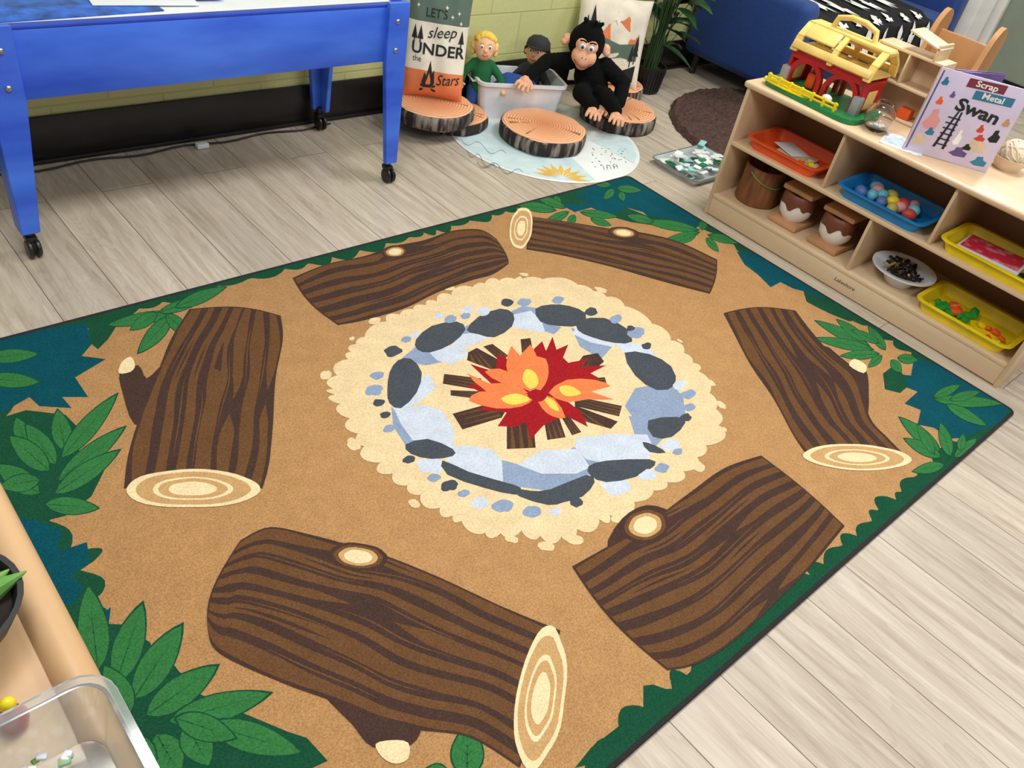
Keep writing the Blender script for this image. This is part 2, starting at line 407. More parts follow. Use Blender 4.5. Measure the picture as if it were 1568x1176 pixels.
for L in [(100,690,88,628,30),(95,700,178,605,28),(40,680,25,640,24),(85,710,40,650,30),(90,735,190,655,28),(85,755,182,690,28),(70,772,150,778,26),(60,755,-5,712,34),(60,735,0,745,26),(75,720,15,668,32),(-20,548,58,542,20),(-20,580,60,585,22),
          (150,1025,135,898,46),(178,1045,218,925,44),(205,1070,278,958,46),(225,1095,332,1020,44),(260,1105,412,1062,42),(150,1085,100,960,42),(210,1110,150,1130,50),(240,1125,275,1185,50),(225,1130,200,1200,50),(285,1110,320,1172,48),(320,1110,460,1152,46),(200,1090,160,1020,40),(270,1100,360,1130,40),
          (262,480,165,498,18),(262,485,212,540,24),(255,482,292,515,20),(245,478,318,455,16),(270,470,345,440,18),(240,480,200,505,18),
          (850,322,790,312,14),(870,325,830,345,13),(880,330,870,345,12),(890,325,945,332,12),(855,315,850,300,12),(905,335,935,345,11),(865,318,820,300,12),
          (1068,352,985,338,14),(1070,356,1010,372,12),(1075,352,1078,336,12),(1085,360,1132,372,12),(1082,365,1100,385,11),(1065,360,1040,372,10),(1000,340,960,330,12),
          (945,288,982,292,11),(940,290,925,305,11),(935,284,905,278,10),(950,294,955,308,10),
          (1330,530,1250,492,16),(1335,535,1248,518,15),(1345,542,1288,545,14),(1325,522,1282,490,14),(1355,535,1330,500,14),(1375,548,1405,552,14),(1365,552,1380,570,14),(1345,525,1305,505,12),(1350,545,1330,562,12),
          (1432,612,1535,618,17),(1450,620,1510,652,16),(1455,612,1500,600,13),(1430,608,1470,590,13),
          (1438,690,1378,640,20),(1440,700,1385,672,18),(1455,698,1440,648,18),(1462,700,1495,672,15),(1445,712,1398,722,16),(1430,695,1405,650,14),(1470,690,1475,665,12),
          (715,1190,716,1112,48),(690,1200,640,1190,50)]:
    leaf(*L)
# sand bed
ctr=Vector(floor_xy(815,625,RZ))
sand=[(800,425),(870,430),(930,453),(985,483),(1030,520),(1068,560),(1090,600),(1105,650),(1082,690),(1055,722),(1010,752),(950,787),(900,808),(850,830),(800,818),(745,822),(700,800),(660,775),(620,748),(590,722),(555,690),(535,650),(510,610),(505,585),(525,555),(538,528),(580,495),(620,475),(660,462),(700,445),(750,430)]
ws=smooth_closed(W(sand),24)
rnd=random.Random(4); out=[]; i=0; n=len(ws)
while i<n:
    w=rnd.randint(8,20); a=rnd.uniform(0.012,0.028)*(0.5+w/24)
    for k in range(w):
        if i+k>=n: break
        p=Vector(ws[i+k]); d=(p-ctr).normalized(); out.append(tuple(p+d*(a*math.sin(math.pi*(k+0.1)/w)**0.7-0.012)))
    i+=w
rp(out,cSand)
for k in range(40):
    q=Vector(ws[int((k+rnd.random()*.6)/40*n)%n]); d=(q-ctr).normalized(); q=q+d*rnd.uniform(0.008,0.028)
    if rnd.random()<0.5:
        r=rnd.uniform(0.010,0.024); th=math.degrees(math.atan2(d.y,d.x)); rp(ell(q.x,q.y,r*0.7,r,th,22,0.25,k),cSand,1e-6)
dk=[[(640,520),(662,501),(697,495),(709,506),(690,526),(660,538),(642,534)],[(718,505),(735,486),(765,475),(783,482),(781,500),(757,515),(735,511)],
[(823,474),(845,468),(870,470),(893,480),(888,497),(855,498),(830,492)],[(890,492),(925,489),(955,503),(964,522),(940,524),(908,516),(888,506)],
[(960,543),(995,545),(1025,562),(1031,588),(1005,595),(975,575)],[(595,598),(598,572),(610,555),(628,553),(643,572),(636,600),(614,622),(598,615)],
[(995,645),(1035,640),(1047,648),(1028,668),(1002,668)],[(905,715),(930,707),(990,705),(997,714),(970,730),(930,737),(908,728)],
[(624,682),(655,674),(690,688),(690,698),(660,702),(632,695)],[(683,708),(720,724),(768,738),(792,746),(785,756),(740,746),(690,728)],[(843,750),(893,730),(905,740),(888,760),(862,768),(840,772),(800,760),(790,748),(815,752)],
[(985,678),(1003,683),(1018,693),(995,692)]]
lt=[[(608,628),(650,624),(675,632),(692,660),(690,684),(660,675),(634,672),(618,650)],[(685,692),(712,684),(750,690),(764,705),(766,738),(720,724),(688,706)],
[(890,672),(935,667),(985,668),(994,685),(985,706),(935,708),(902,702),(885,684)],[(800,712),(830,692),(882,690),(898,715),(880,724),(832,724)],
[(940,524),(985,529),(1002,545),(962,544)],[(636,585),(656,576),(664,596),(642,614),(616,626),(628,606)],[(784,484),(812,478),(826,490),(832,508),(802,504),(783,498)],
[(660,540),(706,526),(714,545),(692,557),(672,552)],[(696,514),(735,510),(750,516),(716,530),(700,526)],[(640,706),(668,703),(684,712),(670,724),(645,722)],[(920,740),(958,736),(966,750),(938,760)],[(888,498),(905,514),(930,524),(942,526),(935,530),(905,524),(880,512)]]
md=[[(962,622),(976,598),(1008,592),(1040,606),(1044,636),(1002,645),(975,640)],[(618,550),(645,527),(672,530),(680,552),(652,558)],
[(762,704),(800,714),(870,722),(898,718),(888,736),(845,750),(800,744),(768,738)],[(878,688),(905,682),(930,698),(914,718),(892,714)],
[(878,505),(908,515),(934,530),(918,548),(890,530)],[(806,474),(826,478),(828,494),(856,500),(846,510),(816,500)],
[(966,640),(1000,648),(1014,668),(1000,684),(974,665)],[(601,626),(618,648),(640,678),(622,682),(604,654)],[(700,506),(722,498),(742,512),(716,522)],[(780,480),(800,470),(826,474),(812,482),(784,488)],[(1000,590),(1030,588),(1040,606),(1010,600)]]
def grow(P,k):
    mx_=sum(p[0] for p in P)/len(P); my_=sum(p[1] for p in P)/len(P)
    return [((x-mx_)*k+mx_,(y-my_)*k+my_) for x,y in P]
for P in md: pp(grow(P,1.14),cS2,0)
for P in lt: pp(grow(P,1.12),cS3,0)
for P in dk: pp(grow(P,1.10),cS1,2)
peb=[(690,489,8,2),(713,484,7,2),(740,477,9,3),(776,464,8,1),(803,463,9,2),(855,460,8,2),(905,478,9,1),(943,489,9,2),(974,510,12,2),(990,530,7,1),(1040,590,10,3),(1054,604,10,2),(1056,624,8,2),(1050,640,8,1),(578,575,9,2),(573,598,12,2),(580,617,8,1),(590,636,7,1),(602,538,12,1),(622,520,7,2),(626,704,8,1),(688,744,12,1),(710,756,8,2),(735,770,12,3),(770,775,14,2),(815,784,13,2),(850,784,9,3),(882,770,9,1),(992,728,12,3),(1014,717,10,2),(1026,682,12,3),(1038,692,7,2),(664,732,9,2),(716,474,8,3),(596,657,8,2),(965,503,6,1),(636,513,6,3),(672,484,6,3)]
for x,y,r,c in peb: pp(ell(x,y,r*1.15,r*0.72,-10,16,0.3,x),[None,cS1,cS2,cS3][c],0,1e-6)
# fire sticks
stk=[[(680,573),(737,580),(732,597),(678,588)],[(717,540),(730,533),(770,555),(762,570),(715,552)],[(740,531),(754,527),(778,545),(768,555)],[(797,520),(812,518),(818,548),(800,548)],
[(893,545),(915,541),(925,554),(888,585),(868,578)],[(880,582),(926,578),(930,592),(880,600)],[(880,607),(952,622),(948,638),(880,622)],[(870,628),(882,622),(946,646),(935,657),(862,636)],
[(693,634),(755,617),(775,628),(768,640),(708,658)],[(690,598),(745,600),(740,612),(690,606)],[(776,640),(815,625),(820,686),(776,688)],[(833,645),(856,640),(866,670),(838,674)],[(860,640),(870,636),(890,662),(876,667)]]
for P in stk:
    pp(P,cDk)
    a,b_,c,d=[Vector(q) for q in (P[0],P[1],P[-2],P[-1])]
    if (b_-a).length>(c-b_).length:
        for t in (0.15,0.45,0.75):
            q0=a.lerp(d,t);q1=b_.lerp(c,t);q2=b_.lerp(c,min(1,t+0.16)); pp([tuple(q0),tuple(q1),tuple(q2)],cBr)
    else:
        for t in (0.15,0.45,0.75):
            q0=a.lerp(b_,t);q1=d.lerp(c,t);q2=d.lerp(c,t+0.16); pp([tuple(q0),tuple(q1),tuple(q2)],cBr)
pp([(846,516),(852,536),(870,528),(862,548),(870,556),(902,550),(887,562),(928,560),(904,572),(918,580),(872,590),(888,600),(870,616),(890,632),(900,654),(868,638),(854,642),(832,652),(812,674),(805,647),(790,654),(762,653),(776,632),(732,628),(762,614),(714,590),(752,588),(720,558),(758,570),(762,543),(785,554),(802,558),(812,540),(830,523),(836,538)],cRed)
for P in [[(812,600),(785,585),(775,560),(783,530),(796,545),(812,528),(822,546),(836,550),(840,572),(834,590),(822,602)],[(715,572),(750,588),(782,586),(808,602),(780,606),(745,600)],
[(718,614),(735,600),(772,602),(808,604),(816,612),(798,623),(760,626)],[(840,602),(868,582),(910,582),(935,592),(905,600),(940,612),(900,612),(868,616)],[(822,606),(848,610),(866,640),(846,638),(830,626)],[(742,570),(765,565),(785,575),(798,590),(770,588)]]: pp(P,cOr,2)
for P in [[(806,566),(820,572),(824,588),(812,596),(800,582)],[(768,610),(790,603),(812,612),(790,620),(776,618)],[(856,594),(872,591),(890,603),(866,607)],[(832,608),(848,614),(856,630),(842,624)]]: pp(P,cYe,3)
pp(ell(824,606,16,9,0,14,0.3),cRed)
# logs
def plog(A,Bp,k,seed,bul0=0.0,bul1=0.0,knots=(),extra=()):
    N=64; A=smooth_open(W(A),N); Bp=smooth_open(W(Bp),N); rnd=random.Random(seed)
    def pt(s,t):
        i=min(N-1,max(0,int(s*N))); f=s*N-i
        a=A[i].lerp(A[i+1],f); c=Bp[i].lerp(Bp[i+1],f); d=(A[min(N,i+2)]-A[max(0,i-1)]).normalized()
        q=a.lerp(c,t); q=q+d*math.sin(math.pi*t)*(bul1*max(0,2*s-1)-bul0*max(0,1-2*s)); return (q.x,q.y)
    for e in extra: pp(e,cDk,3)
    out=[pt(s/N,0) for s in range(N+1)]+[pt(1,t/8) for t in range(1,8)]+[pt(s/N,1) for s in range(N,-1,-1)]+[pt(0,1-t/8) for t in range(1,8)]
    rp(out,cDk)
    ph=rnd.uniform(0,9)
    def warp(s,t):
        w=0.030*math.sin(4.5*s+ph+t*3)+0.014*math.sin(11*s+ph*2+t*7)+0.02*noise.noise(Vector((s*4,t*3,seed)))
        for ks,kt,ka in knots:
            g=math.exp(-((s-ks)/0.10)**2); dd=t-kt
            w+=ka*g*math.copysign(1,dd if abs(dd)>1e-3 else 1)*math.exp(-abs(dd)*5)
        return min(0.985,max(0.015,t+w*abs(math.sin(math.pi*min(1,max(0,t))))**0.3))
    for j in range(k):
        tc=(j+0.5)/k; hw=0.27/k*rnd.uniform(0.75,1.3)
        segs=[(0.012,0.988)] if rnd.random()<0.75 else ([(0.012,rnd.uniform(.35,.6)),(rnd.uniform(.5,.65),0.988)])
        for s0,s1 in segs:
            M=int(44*(s1-s0))+6; up=[];dn=[]
            for i in range(M+1):
                u=i/M; s=s0+(s1-s0)*u
                tp=1.0
                if s0>0.02: tp=min(tp,(u*4))
                if s1<0.98: tp=min(tp,(1-u)*4)
                h=hw*min(1,tp); n1=1+0.6*noise.noise(Vector((s*4.5,j*3.1+seed,0))); n2=1+0.6*noise.noise(Vector((s*4.5,j*3.1+seed,7.7)))
                up.append(pt(s,warp(s,tc-h*n1))); dn.append(pt(s,warp(s,tc+h*n2)))
            rp(up+dn[::-1],cBr)
            if rnd.random()<0.5 and s1-s0>0.5:   # dark lens inside a wide band
                a0=rnd.uniform(s0+.08,s1-.4); a1=a0+rnd.uniform(.15,.3); up=[];dn=[]
                for i in range(15):
                    u=i/14; s=a0+(a1-a0)*u; h=hw*0.3*math.sin(math.pi*u); up.append(pt(s,warp(s,tc-h))); dn.append(pt(s,warp(s,tc+h)))
                rp(up+dn[::-1],cDk)
    for j in range(k-1):   # fine hairlines in the dark bands
        tc=(j+1)/k; hw=0.04/k; s0=rnd.uniform(0.02,0.5); s1=min(0.97,s0+rnd.uniform(0.25,0.5)); up=[];dn=[]
        for i in range(21):
            u=i/20;s=s0+(s1-s0)*u; h=hw*math.sin(math.pi*u); up.append(pt(s,warp(s,tc-h))); dn.append(pt(s,warp(s,tc+h)))
        rp(up+dn[::-1],cBr)
def rings(cx,cy,rx,ry,ang,full=True):
    S=[(1,cCream),(0.86,cTan2),(0.60,cCream),(0.52,cTan2),(0.36,cCream)] if full else [(1.5,cDk),(1.25,cBr),(1,cTan2),(0.72,cCream)]
    for i,(k,m) in enumerate(S): pp(ell(cx,cy,rx*k,ry*k,ang,36,0.08,cx),m)
plog([(448,426),(500,405),(560,392),(600,378),(650,368),(692,354),(735,352),(760,366)],[(518,498),(560,490),(620,472),(670,448),(720,430),(755,420),(779,404)],6,11,0.02,0.02,knots=[(0.5,0.12,0.04)])
rings(605,386,14,6.5,-5,False)
plog([(812,332),(870,340),(930,350),(985,357),(1040,371),(1098,398)],[(806,382),(860,391),(930,407),(990,424),(1040,438),(1087,450)],6,12,0,0.01,knots=[(0.5,0.2,0.04)])
rings(955,357,16,6,5,False); rings(798,350,17,32,8)
plog([(290,474),(262,520),(240,575),(212,645),(196,700),(190,748)],[(430,484),(433,520),(422,580),(418,650),(412,710),(402,748)],7,13,0.03,0,knots=[(0.45,0.5,0.04)],extra=[[(250,560),(225,580),(212,560),(184,570),(188,602),(206,650),(240,640),(250,600)]])
pp([(182,572),(186,556),(200,547),(207,560),(200,570)],cCream,3); rings(295,749,106,29,0)
plog([(1108,480),(1126,515),(1150,560),(1184,610),(1214,665),(1232,692)],[(1218,476),(1240,505),(1275,545),(1312,580),(1332,640),(1358,670),(1392,704)],6,14,0.03,0,extra=[[(1262,530),(1300,558),(1325,566),(1330,600),(1325,640),(1290,600)]])
pp([(1300,560),(1308,550),(1326,560),(1322,572)],cCream,3); rings(1312,701,80,20,3)
plog([(368,828),(412,808),(470,818),(545,838),(600,855),(680,888),(770,930),(858,966)],[(318,962),(335,1000),(430,1045),(520,1078),(580,1105),(640,1118),(720,1130),(796,1176)],8,18,0.03,0,knots=[(0.38,0.12,0.06)],extra=[[(500,1060),(540,1110),(572,1145),(628,1142),(645,1110),(620,1080)]])
pp([(575,1140),(600,1134),(625,1138),(625,1162),(605,1170),(585,1160)],cCream,3)
rings(548,853,30,14,5,False); rings(828,1070,37,110,8)
plog([(876,868),(940,832),(995,800),(1060,752),(1110,717),(1165,698)],[(1022,1027),(1065,1018),(1120,985),(1180,930),(1240,870),(1293,806)],8,16,0.02,0.01,knots=[(0.36,0.1,0.06)],extra=[[(930,840),(952,795),(990,774),(1030,785),(1040,800),(990,830)]])
rings(988,805,25,18,-10,False)
rb.done('campfire_rug')

# ============================================================ BLUE SENSORY TABLE
bluep=mat('blue_stained_plywood',(36,78,198),rough=0.38,scale=9,stretch=(0.25,1,1),c2=(70,122,232),detail=8,coat=0.1)
b=B()
TX0,TX1,TY0,TY1=0.495,1.86,2.46,3.03
TM=(TX0+TX1)/2; YM=(TY0+TY1)/2
b.box((TM,TY0+0.03,0.579),(TX1-TX0-0.06,0.02,0.19),bluep,bev=0.003)
b.box((TM,TY1-0.03,0.579),(TX1-TX0-0.06,0.02,0.19),bluep,bev=0.003)
b.box((TX0+0.03,YM,0.579),(0.02,TY1-TY0-0.06,0.19),bluep,bev=0.003)
b.box((TX1-0.03,YM,0.579),(0.02,TY1-TY0-0.06,0.19),bluep,bev=0.003)
whpl=mat('white_plastic',(226,230,235),rough=0.3,var=0.02)
b.box((TM,TY0+0.034,0.678),(TX1-TX0-.02,0.03,0.010),mat('blue_edge',(28,66,180),rough=.4),bev=0.003)
b.box((TM,YM,0.672),(TX1-TX0-0.1,TY1-TY0-0.08,0.020),whpl,bev=0.004)
b.lathe([(0,0),(0.018,0),(0.018,0.23),(0,0.23)],whpl,c=(1.6,2.85,0.44))
for sx,xx in ((1,TX1-0.045),(-1,TX0+0.045)):
    for yy,sy in ((TY0+0.012,1),(TY1-0.012,-1)):
        w0,w1=0.088,0.052
        o=xx+0.044*sx
        poly=[(o,0.69),(o-sx*w0,0.69),(o-sx*w0,0.485),(o-sx*w1,0.085),(o,0.085)]
        M=Matrix.Translation((0,yy,0))@Euler((math.radians(90),0,0)).to_matrix().to_4x4()
        b.prism(poly,-0.011,0.011,bluep,M,bev=0.002)
        poly=[(0,0.69),(sy*0.08,0.69),(sy*0.08,0.485),(sy*0.045,0.085),(0,0.085)]
        M2=Matrix.Translation((o-sx*0.01,yy+sy*0.01,0))@Matrix(((0,0,1,0),(1,0,0,0),(0,1,0,0),(0,0,0,1)))
        b.prism(poly,-0.01,0.01,bluep,M2,bev=0.002)
        for zz in (0.53,0.63):
            b.sph((o-sx*0.05,yy-sy*0.012,zz),(0.009,0.006,0.009),steel,seg=12)
            b.sph((o+sx*0.002,yy+sy*0.04,zz),(0.006,0.009,0.009),steel,seg=12)
        cx=o-sx*0.026; cy=yy+sy*0.015
        b.lathe([(0,0),(0.012,0),(0.012,0.04),(0,0.04)],blk,c=(cx,cy,0.055))
        for dx in (-0.011,0.011): b.lathe([(0,-0.008),(0.024,-0.008),(0.030,-0.003),(0.030,0.003),(0.024,0.008),(0,0.008)],blk,c=(cx+dx,cy-0.012,0.030),rot=(0,math.radians(90),0),seg=24)
        b.box((cx,cy,0.06),(0.034,0.04,0.022),blk,bev=0.008)
b.done('blue_sensory_table')
pap=mat('navy_print_paper',(40,96,190),rough=0.5,var=0.3,scale=18)
b=B()
b.box((0.78,2.64,0.6845),(0.46,0.24,0.003),pap,rot=(0,0,0.05),bev=0.001); b.box((1.0,2.68,0.6885),(0.30,0.22,0.003),whpl,rot=(0,0,-0.15),bev=0.001)
b.box((1.12,2.70,0.692),(0.24,0.2,0.003),pap,rot=(0,0,-0.12),bev=0.001)
b.done('paper_sheets')
b=B(); pts=[(0.45+0.05*i, 3.02+0.012*math.sin(i*0.9)-0.01, 0.006) for i in range(30)]
b.tube(pts,0.004,blk); b.box((1.30,2.99,0.012),(0.05,0.03,0.02),whpl,bev=0.006); b.done('power_cable')

# ============================================================ TREE-SLICE CUSHIONS
bark=mat('bark_fabric',(40,32,30),rough=0.9,scale=34,stretch=(1,1,0.15),c2=(158,146,134),detail=5,contrast=(0.46,0.66),bump=0.4,bscale=60)
def slice_mat():
    m=bpy.data.materials.new('tree_ring_print'); m.use_nodes=True; nt=m.node_tree;n=nt.nodes;l=nt.links;b=n['Principled BSDF']; b.inputs['Roughness'].default_value=0.5
    tc=n.new('ShaderNodeTexCoord'); w=n.new('ShaderNodeTexWave'); w.wave_type='RINGS'; w.rings_direction='Z'
    w.inputs['Scale'].default_value=24; w.inputs['Distortion'].default_value=3; w.inputs['Detail'].default_value=3; w.inputs['Detail Scale'].default_value=1.0
    l.new(tc.outputs['Object'],w.inputs['Vector'])
    cr=n.new('ShaderNodeValToRGB'); cr.color_ramp.elements[0].color=lin((206,138,98)); cr.color_ramp.elements[1].color=lin((238,188,148))
    l.new(w.outputs['Fac'],cr.inputs['Fac'])
    g=n.new('ShaderNodeTexGradient'); g.gradient_type='SPHERICAL'; mp=n.new('ShaderNodeMapping'); mp.inputs['Scale'].default_value=(5.2,5.2,0.01)
    l.new(tc.outputs['Object'],mp.inputs['Vector']); l.new(mp.outputs['Vector'],g.inputs['Vector'])
    c2=n.new('ShaderNodeValToRGB'); c2.color_ramp.elements[0].color=(1.12,1.1,1.05,1); c2.color_ramp.elements[1].color=(0.82,0.6,0.45,1); c2.color_ramp.elements[0].position=0.05; c2.color_ramp.elements[1].position=0.95
    l.new(g.outputs['Fac'],c2.inputs['Fac'])
    mx=n.new('ShaderNodeMix'); mx.data_type='RGBA'; mx.blend_type='MULTIPLY'; mx.inputs[0].default_value=1
    l.new(cr.outputs['Color'],mx.inputs[6]); l.new(c2.outputs['Color'],mx.inputs[7])
    l.new(mx.outputs[2],b.inputs['Base Color'])
    return m
slm=slice_mat()
def tree_slice(x,y,z,r,h,rot=0):
    b=B()
    b.lathe([(0,0),(r*0.95,0),(r,0.012),(r*1.01,h*0.5),(r,h-0.010),(r*0.965,h-0.002)],bark,seg=56,wob=0.06)
    b.lathe([(r*0.965,h-0.002),(r*0.9,h+0.003),(r*0.6,h+0.006),(0,h+0.007)],slm,seg=56,wob=0.06)
    cr=mat('slice_crack',(120,66,40),rough=0.8)
    rnd=random.Random(int(x*100))
    for k in range(6):
        a=rnd.uniform(0,6.28); r0=r*rnd.uniform(.3,.5); r1=r*0.86
        b.flat([(r0*math.cos(a),r0*math.sin(a),h+.0074),(r1*math.cos(a+.02),r1*math.sin(a+.02),h+0.0046),(r1*math.cos(a-.02),r1*math.sin(a-.02),h+0.0046)],cr)
    return b.done('tree_slice_cushion',M=T((x,y,z),(0,0,rot)))
MZ=0.005
tree_slice(2.46,2.86,0,0.165,0.058,1)
tree_slice(2.305,2.83,0.067,0.185,0.068,2.2)
tree_slice(2.76,2.55,MZ,0.205,0.072,0.4)
tree_slice(3.325,2.59,0,0.195,0.075,3)
tree_slice(3.60,2.875,0,0.16,0.07,4)

# ============================================================ ROUND PLAY MAT
b=B(); cx,cy,R=2.80,2.575,0.465
mw=mat('mat_white',(222,226,222),rough=0.8,var=0.02); ml=mat('mat_mint',(196,216,218),rough=0.8,var=0.05); my=mat('mat_mustard',(220,176,70),rough=0.8); mg=mat('mat_ink',(90,110,112),rough=0.8)
b.lathe([(0,0),(R,0),(R+0.003,0.002),(R,0.004),(0,0.0042)],mw,c=(cx,cy,0),seg=96)
z=0.0047
def mp_(pts,m,dz=0): b.flat([(x,y,z+dz) for x,y in pts],m)
sec=[(cx+R*0.97*math.cos(math.radians(a)),cy+R*0.97*math.sin(math.radians(a))) for a in range(120,262,6)]
mp_(sec+[(cx-0.02,cy-0.18),(cx-0.08,cy+0.05)],ml)
sec=[(cx+R*0.97*math.cos(math.radians(a)),cy+R*0.97*math.sin(math.radians(a))) for a in range(-60,-10,6)]
mp_(sec+[(cx+0.2,cy-0.12)],ml)
lc=Vector(floor_xy(860,274))
for k in range(9):
    a=math.radians(49+ (k-4)*21); d=Vector((math.cos(a),math.sin(a))); n=Vector((-d.y,d.x)); L=0.115
    o=lc+d*0.02
    mp_([tuple(o),tuple(o+d*L*0.5+n*0.014),tuple(o+d*L),tuple(o+d*L*0.5-n*0.014)],my,0.0003)
rnd=random.Random(2)
for i in range(60):
    px=905+rnd.uniform(0,70); py=228+rnd.uniform(0,30); q=floor_xy(px,py)
    if (q[0]-cx)**2+(q[1]-cy)**2<0.17: mp_(ell(q[0],q[1],0.004,0.004,0,6),mg,0.0002)
for i in range(14):
    q=floor_xy(925+i*5,262-i*0.6)
    if (q[0]-cx)**2+(q[1]-cy)**2<0.17: mp_([(q[0],q[1]),(q[0]+.003,q[1]),(q[0]+.03,q[1]+.035),(q[0]+.027,q[1]+.035)],mg,0.0002)
for k,c in enumerate([(715,232,760,262),(705,215,775,240),(730,250,800,268)]):
    p=[Vector(floor_xy(c[0]+(c[2]-c[0])*t/12,c[1]+(c[3]-c[1])*t/12+6*math.sin(t))) for t in range(13)]
    mp_([tuple(q) for q in p]+[(q.x+0.004,q.y+0.004) for q in p[::-1]],mg,0.0002)
for k in range(16):
    a=math.radians(-30+k*6); d=Vector((math.cos(a),math.sin(a))); o=Vector((cx,cy))+d*0.36
    mp_([(o.x,o.y),(o.x+.003,o.y),(o.x+d.x*.05,o.y+d.y*.05)],mg,0.0002)
b.done('round_play_mat')

# ============================================================ TRAY WITH TILES
clear=mat('clear_plastic',(235,240,240),rough=0.08,trans=0.85,var=0.01,spec=0.5)
b=B(); b.tray(0.38,0.27,0.03,mat('tray_white_clear',(222,228,230),rough=.15,trans=.4),c=(3.315,2.03,0),r=0.02)
b.tube([(3.315+x,2.03+y,0.031) for x,y in rrect(0.39,0.28,0.025)],0.0025,mat('dark_rim',(96,106,106),rough=0.4),closed=True,seg=8)
tw=mat('tile_white',(236,240,238),rough=0.3); tg=mat('tile_green',(30,120,84),rough=0.3); tt=mat('tile_aqua',(150,205,205),rough=0.3)
rnd=random.Random(5)
for i in range(56):
    m=rnd.choice([tw,tw,tw,tw,tg,tt]); s_=rnd.choice([0.04,0.052,0.035])
    b.box((3.31+rnd.uniform(-.15,.14),2.03+rnd.uniform(-.095,.095),0.012+i*0.0011),(s_,s_*rnd.choice([1,1,0.6]),0.006),m,bev=0.001,rot=(rnd.uniform(-.2,.2),rnd.uniform(-.2,.2),rnd.uniform(0,3)))
b.done('tray_of_magnetic_tiles')

# ============================================================ SHAG RUG, SOFA
shag=mat('shag_brown',(54,36,32),rough=1,scale=60,c2=(92,66,58),bump=1,bscale=140)
b=B(); rnd=random.Random(3); bmr=bmesh.new(); cxx,cyy,RR=4.16,2.06,0.66
ri=[]
for k in range(34):
    r=RR*k/33
    ri.append([bmr.verts.new((cxx+(r*(1+rnd.uniform(-.012,.012)))*math.cos(2*math.pi*i/180),cyy+r*math.sin(2*math.pi*i/180)*(1+rnd.uniform(-.012,.012)),(0.028+rnd.uniform(-.009,.009)) if k<33 else 0.002)) for i in range(180)] if k else [bmr.verts.new((cxx,cyy,0.025))])
for a,d in zip(ri,ri[1:]):
    for i in range(180):
        j=(i+1)%180
        bmr.faces.new((a[0],d[i],d[j]) if len(a)==1 else (a[i],d[i],d[j],a[j]))
b.add(bmr,shag,smooth=True); b.done('shag_rug')
navy=mat('navy_upholstery',(14,56,122),rough=0.75,var=0.1,scale=150,sheen=0.1,bump=0.2,bscale=300)
b=B(); SX0,SX1,SY0,SY1=4.35,6.5,2.33,3.04
b.box(((SX0+SX1)/2,(SY0+SY1)/2,0.2),(SX1-SX0-0.04,SY1-SY0-0.04,0.16),navy,bev=0.02,seg=3)
b.box((SX0+0.09,(SY0+SY1)/2,0.36),(0.18,SY1-SY0,0.48),navy,bev=0.05,seg=4)
b.box((SX1-0.09,(SY0+SY1)/2,0.36),(0.18,SY1-SY0,0.48),navy,bev=0.05,seg=4)
for k in range(2): b.box((SX0+0.18+0.445+k*0.895,(SY0+SY1)/2-0.05,0.36),(0.89,SY1-SY0-0.12,0.16),navy,bev=0.045,seg=4)
b.box(((SX0+SX1)/2,SY1-0.09,0.55),(SX1-SX0-0.36,0.17,0.5),navy,bev=0.05,seg=4)
leg=mat('dark_leg',(30,22,18),rough=0.4)
for xx in (SX0+0.08,SX1-0.08):
    for yy in (SY0+0.07,SY1-0.07): b.lathe([(0,0),(0.018,0),(0.026,0.1),(0.026,0.13),(0,0.13)],leg,c=(xx,yy,0.0))
b.done('navy_sofa')
# throw blanket
tb=mat('throw_black',(16,16,18),rough=0.95,bump=0.3,bscale=120); tww=mat('throw_white',(235,235,232),rough=0.95)
b=B(); bm2=bmesh.new(); nu,nv=60,40; prof=[(SY1-0.2,0.72),(SY1-0.24,0.47),(SY0+0.05,0.462),(SY0-0.035,0.43),(SY0-0.045,0.24)]
def throw_pt(u,v,w=0):
    q=v*(len(prof)-1); i=min(len(prof)-2,int(q)); f=q-i; y=prof[i][0]*(1-f)+prof[i+1][0]*f; zz=prof[i][1]*(1-f)+prof[i+1][1]*f
    x=4.56+u*1.35+0.03*math.sin(v*7); rip=0.008*math.sin(u*26+v*2)+0.003*math.sin(u*51)
    return (x,y-rip*(1 if v>0.7 else 0.2)-w-(0.012 if v>0.7 else 0),zz+0.012+abs(rip)*(1 if v<0.75 else 0)+ (w if v<0.75 else 0))
g=[[bm2.verts.new(throw_pt(i/nu,j/nv)) for i in range(nu+1)] for j in range(nv+1)]
for j in range(nv):
    for i in range(nu): bm2.faces.new((g[j][i],g[j][i+1],g[j+1][i+1],g[j+1][i]))
b.add(bm2,tb,smooth=True)
rnd=random.Random(12)
for iu in range(7):
    for iv in range(4):
        u0=.08+iu*.138+rnd.uniform(-.02,.02)+(.05 if iv%2 else 0); v0=.13+iv*.235+rnd.uniform(-.02,.02); ru=.040; rv=.10
        if u0>.96 or v0>.93: continue
        rt=rnd.uniform(-.5,.5); ca,sa=math.cos(rt),math.sin(rt)
        sh=[(x*ca-y*sa,x*sa+y*ca) for x,y in [(-.6,1),(-.9,.2),(-.4,.1),(-.5,-.6),(0,-1.1),(.5,-.6),(.4,.1),(1,-.1),(.7,.9),(.2,.6),(0,1.1),(-.2,.6)]]
        b.flat([(min(1,max(0,u0+ru*x)),min(1,v0+rv*y),0.010) for x,y in sh],tww,throw_pt)
b.done('throw_blanket')

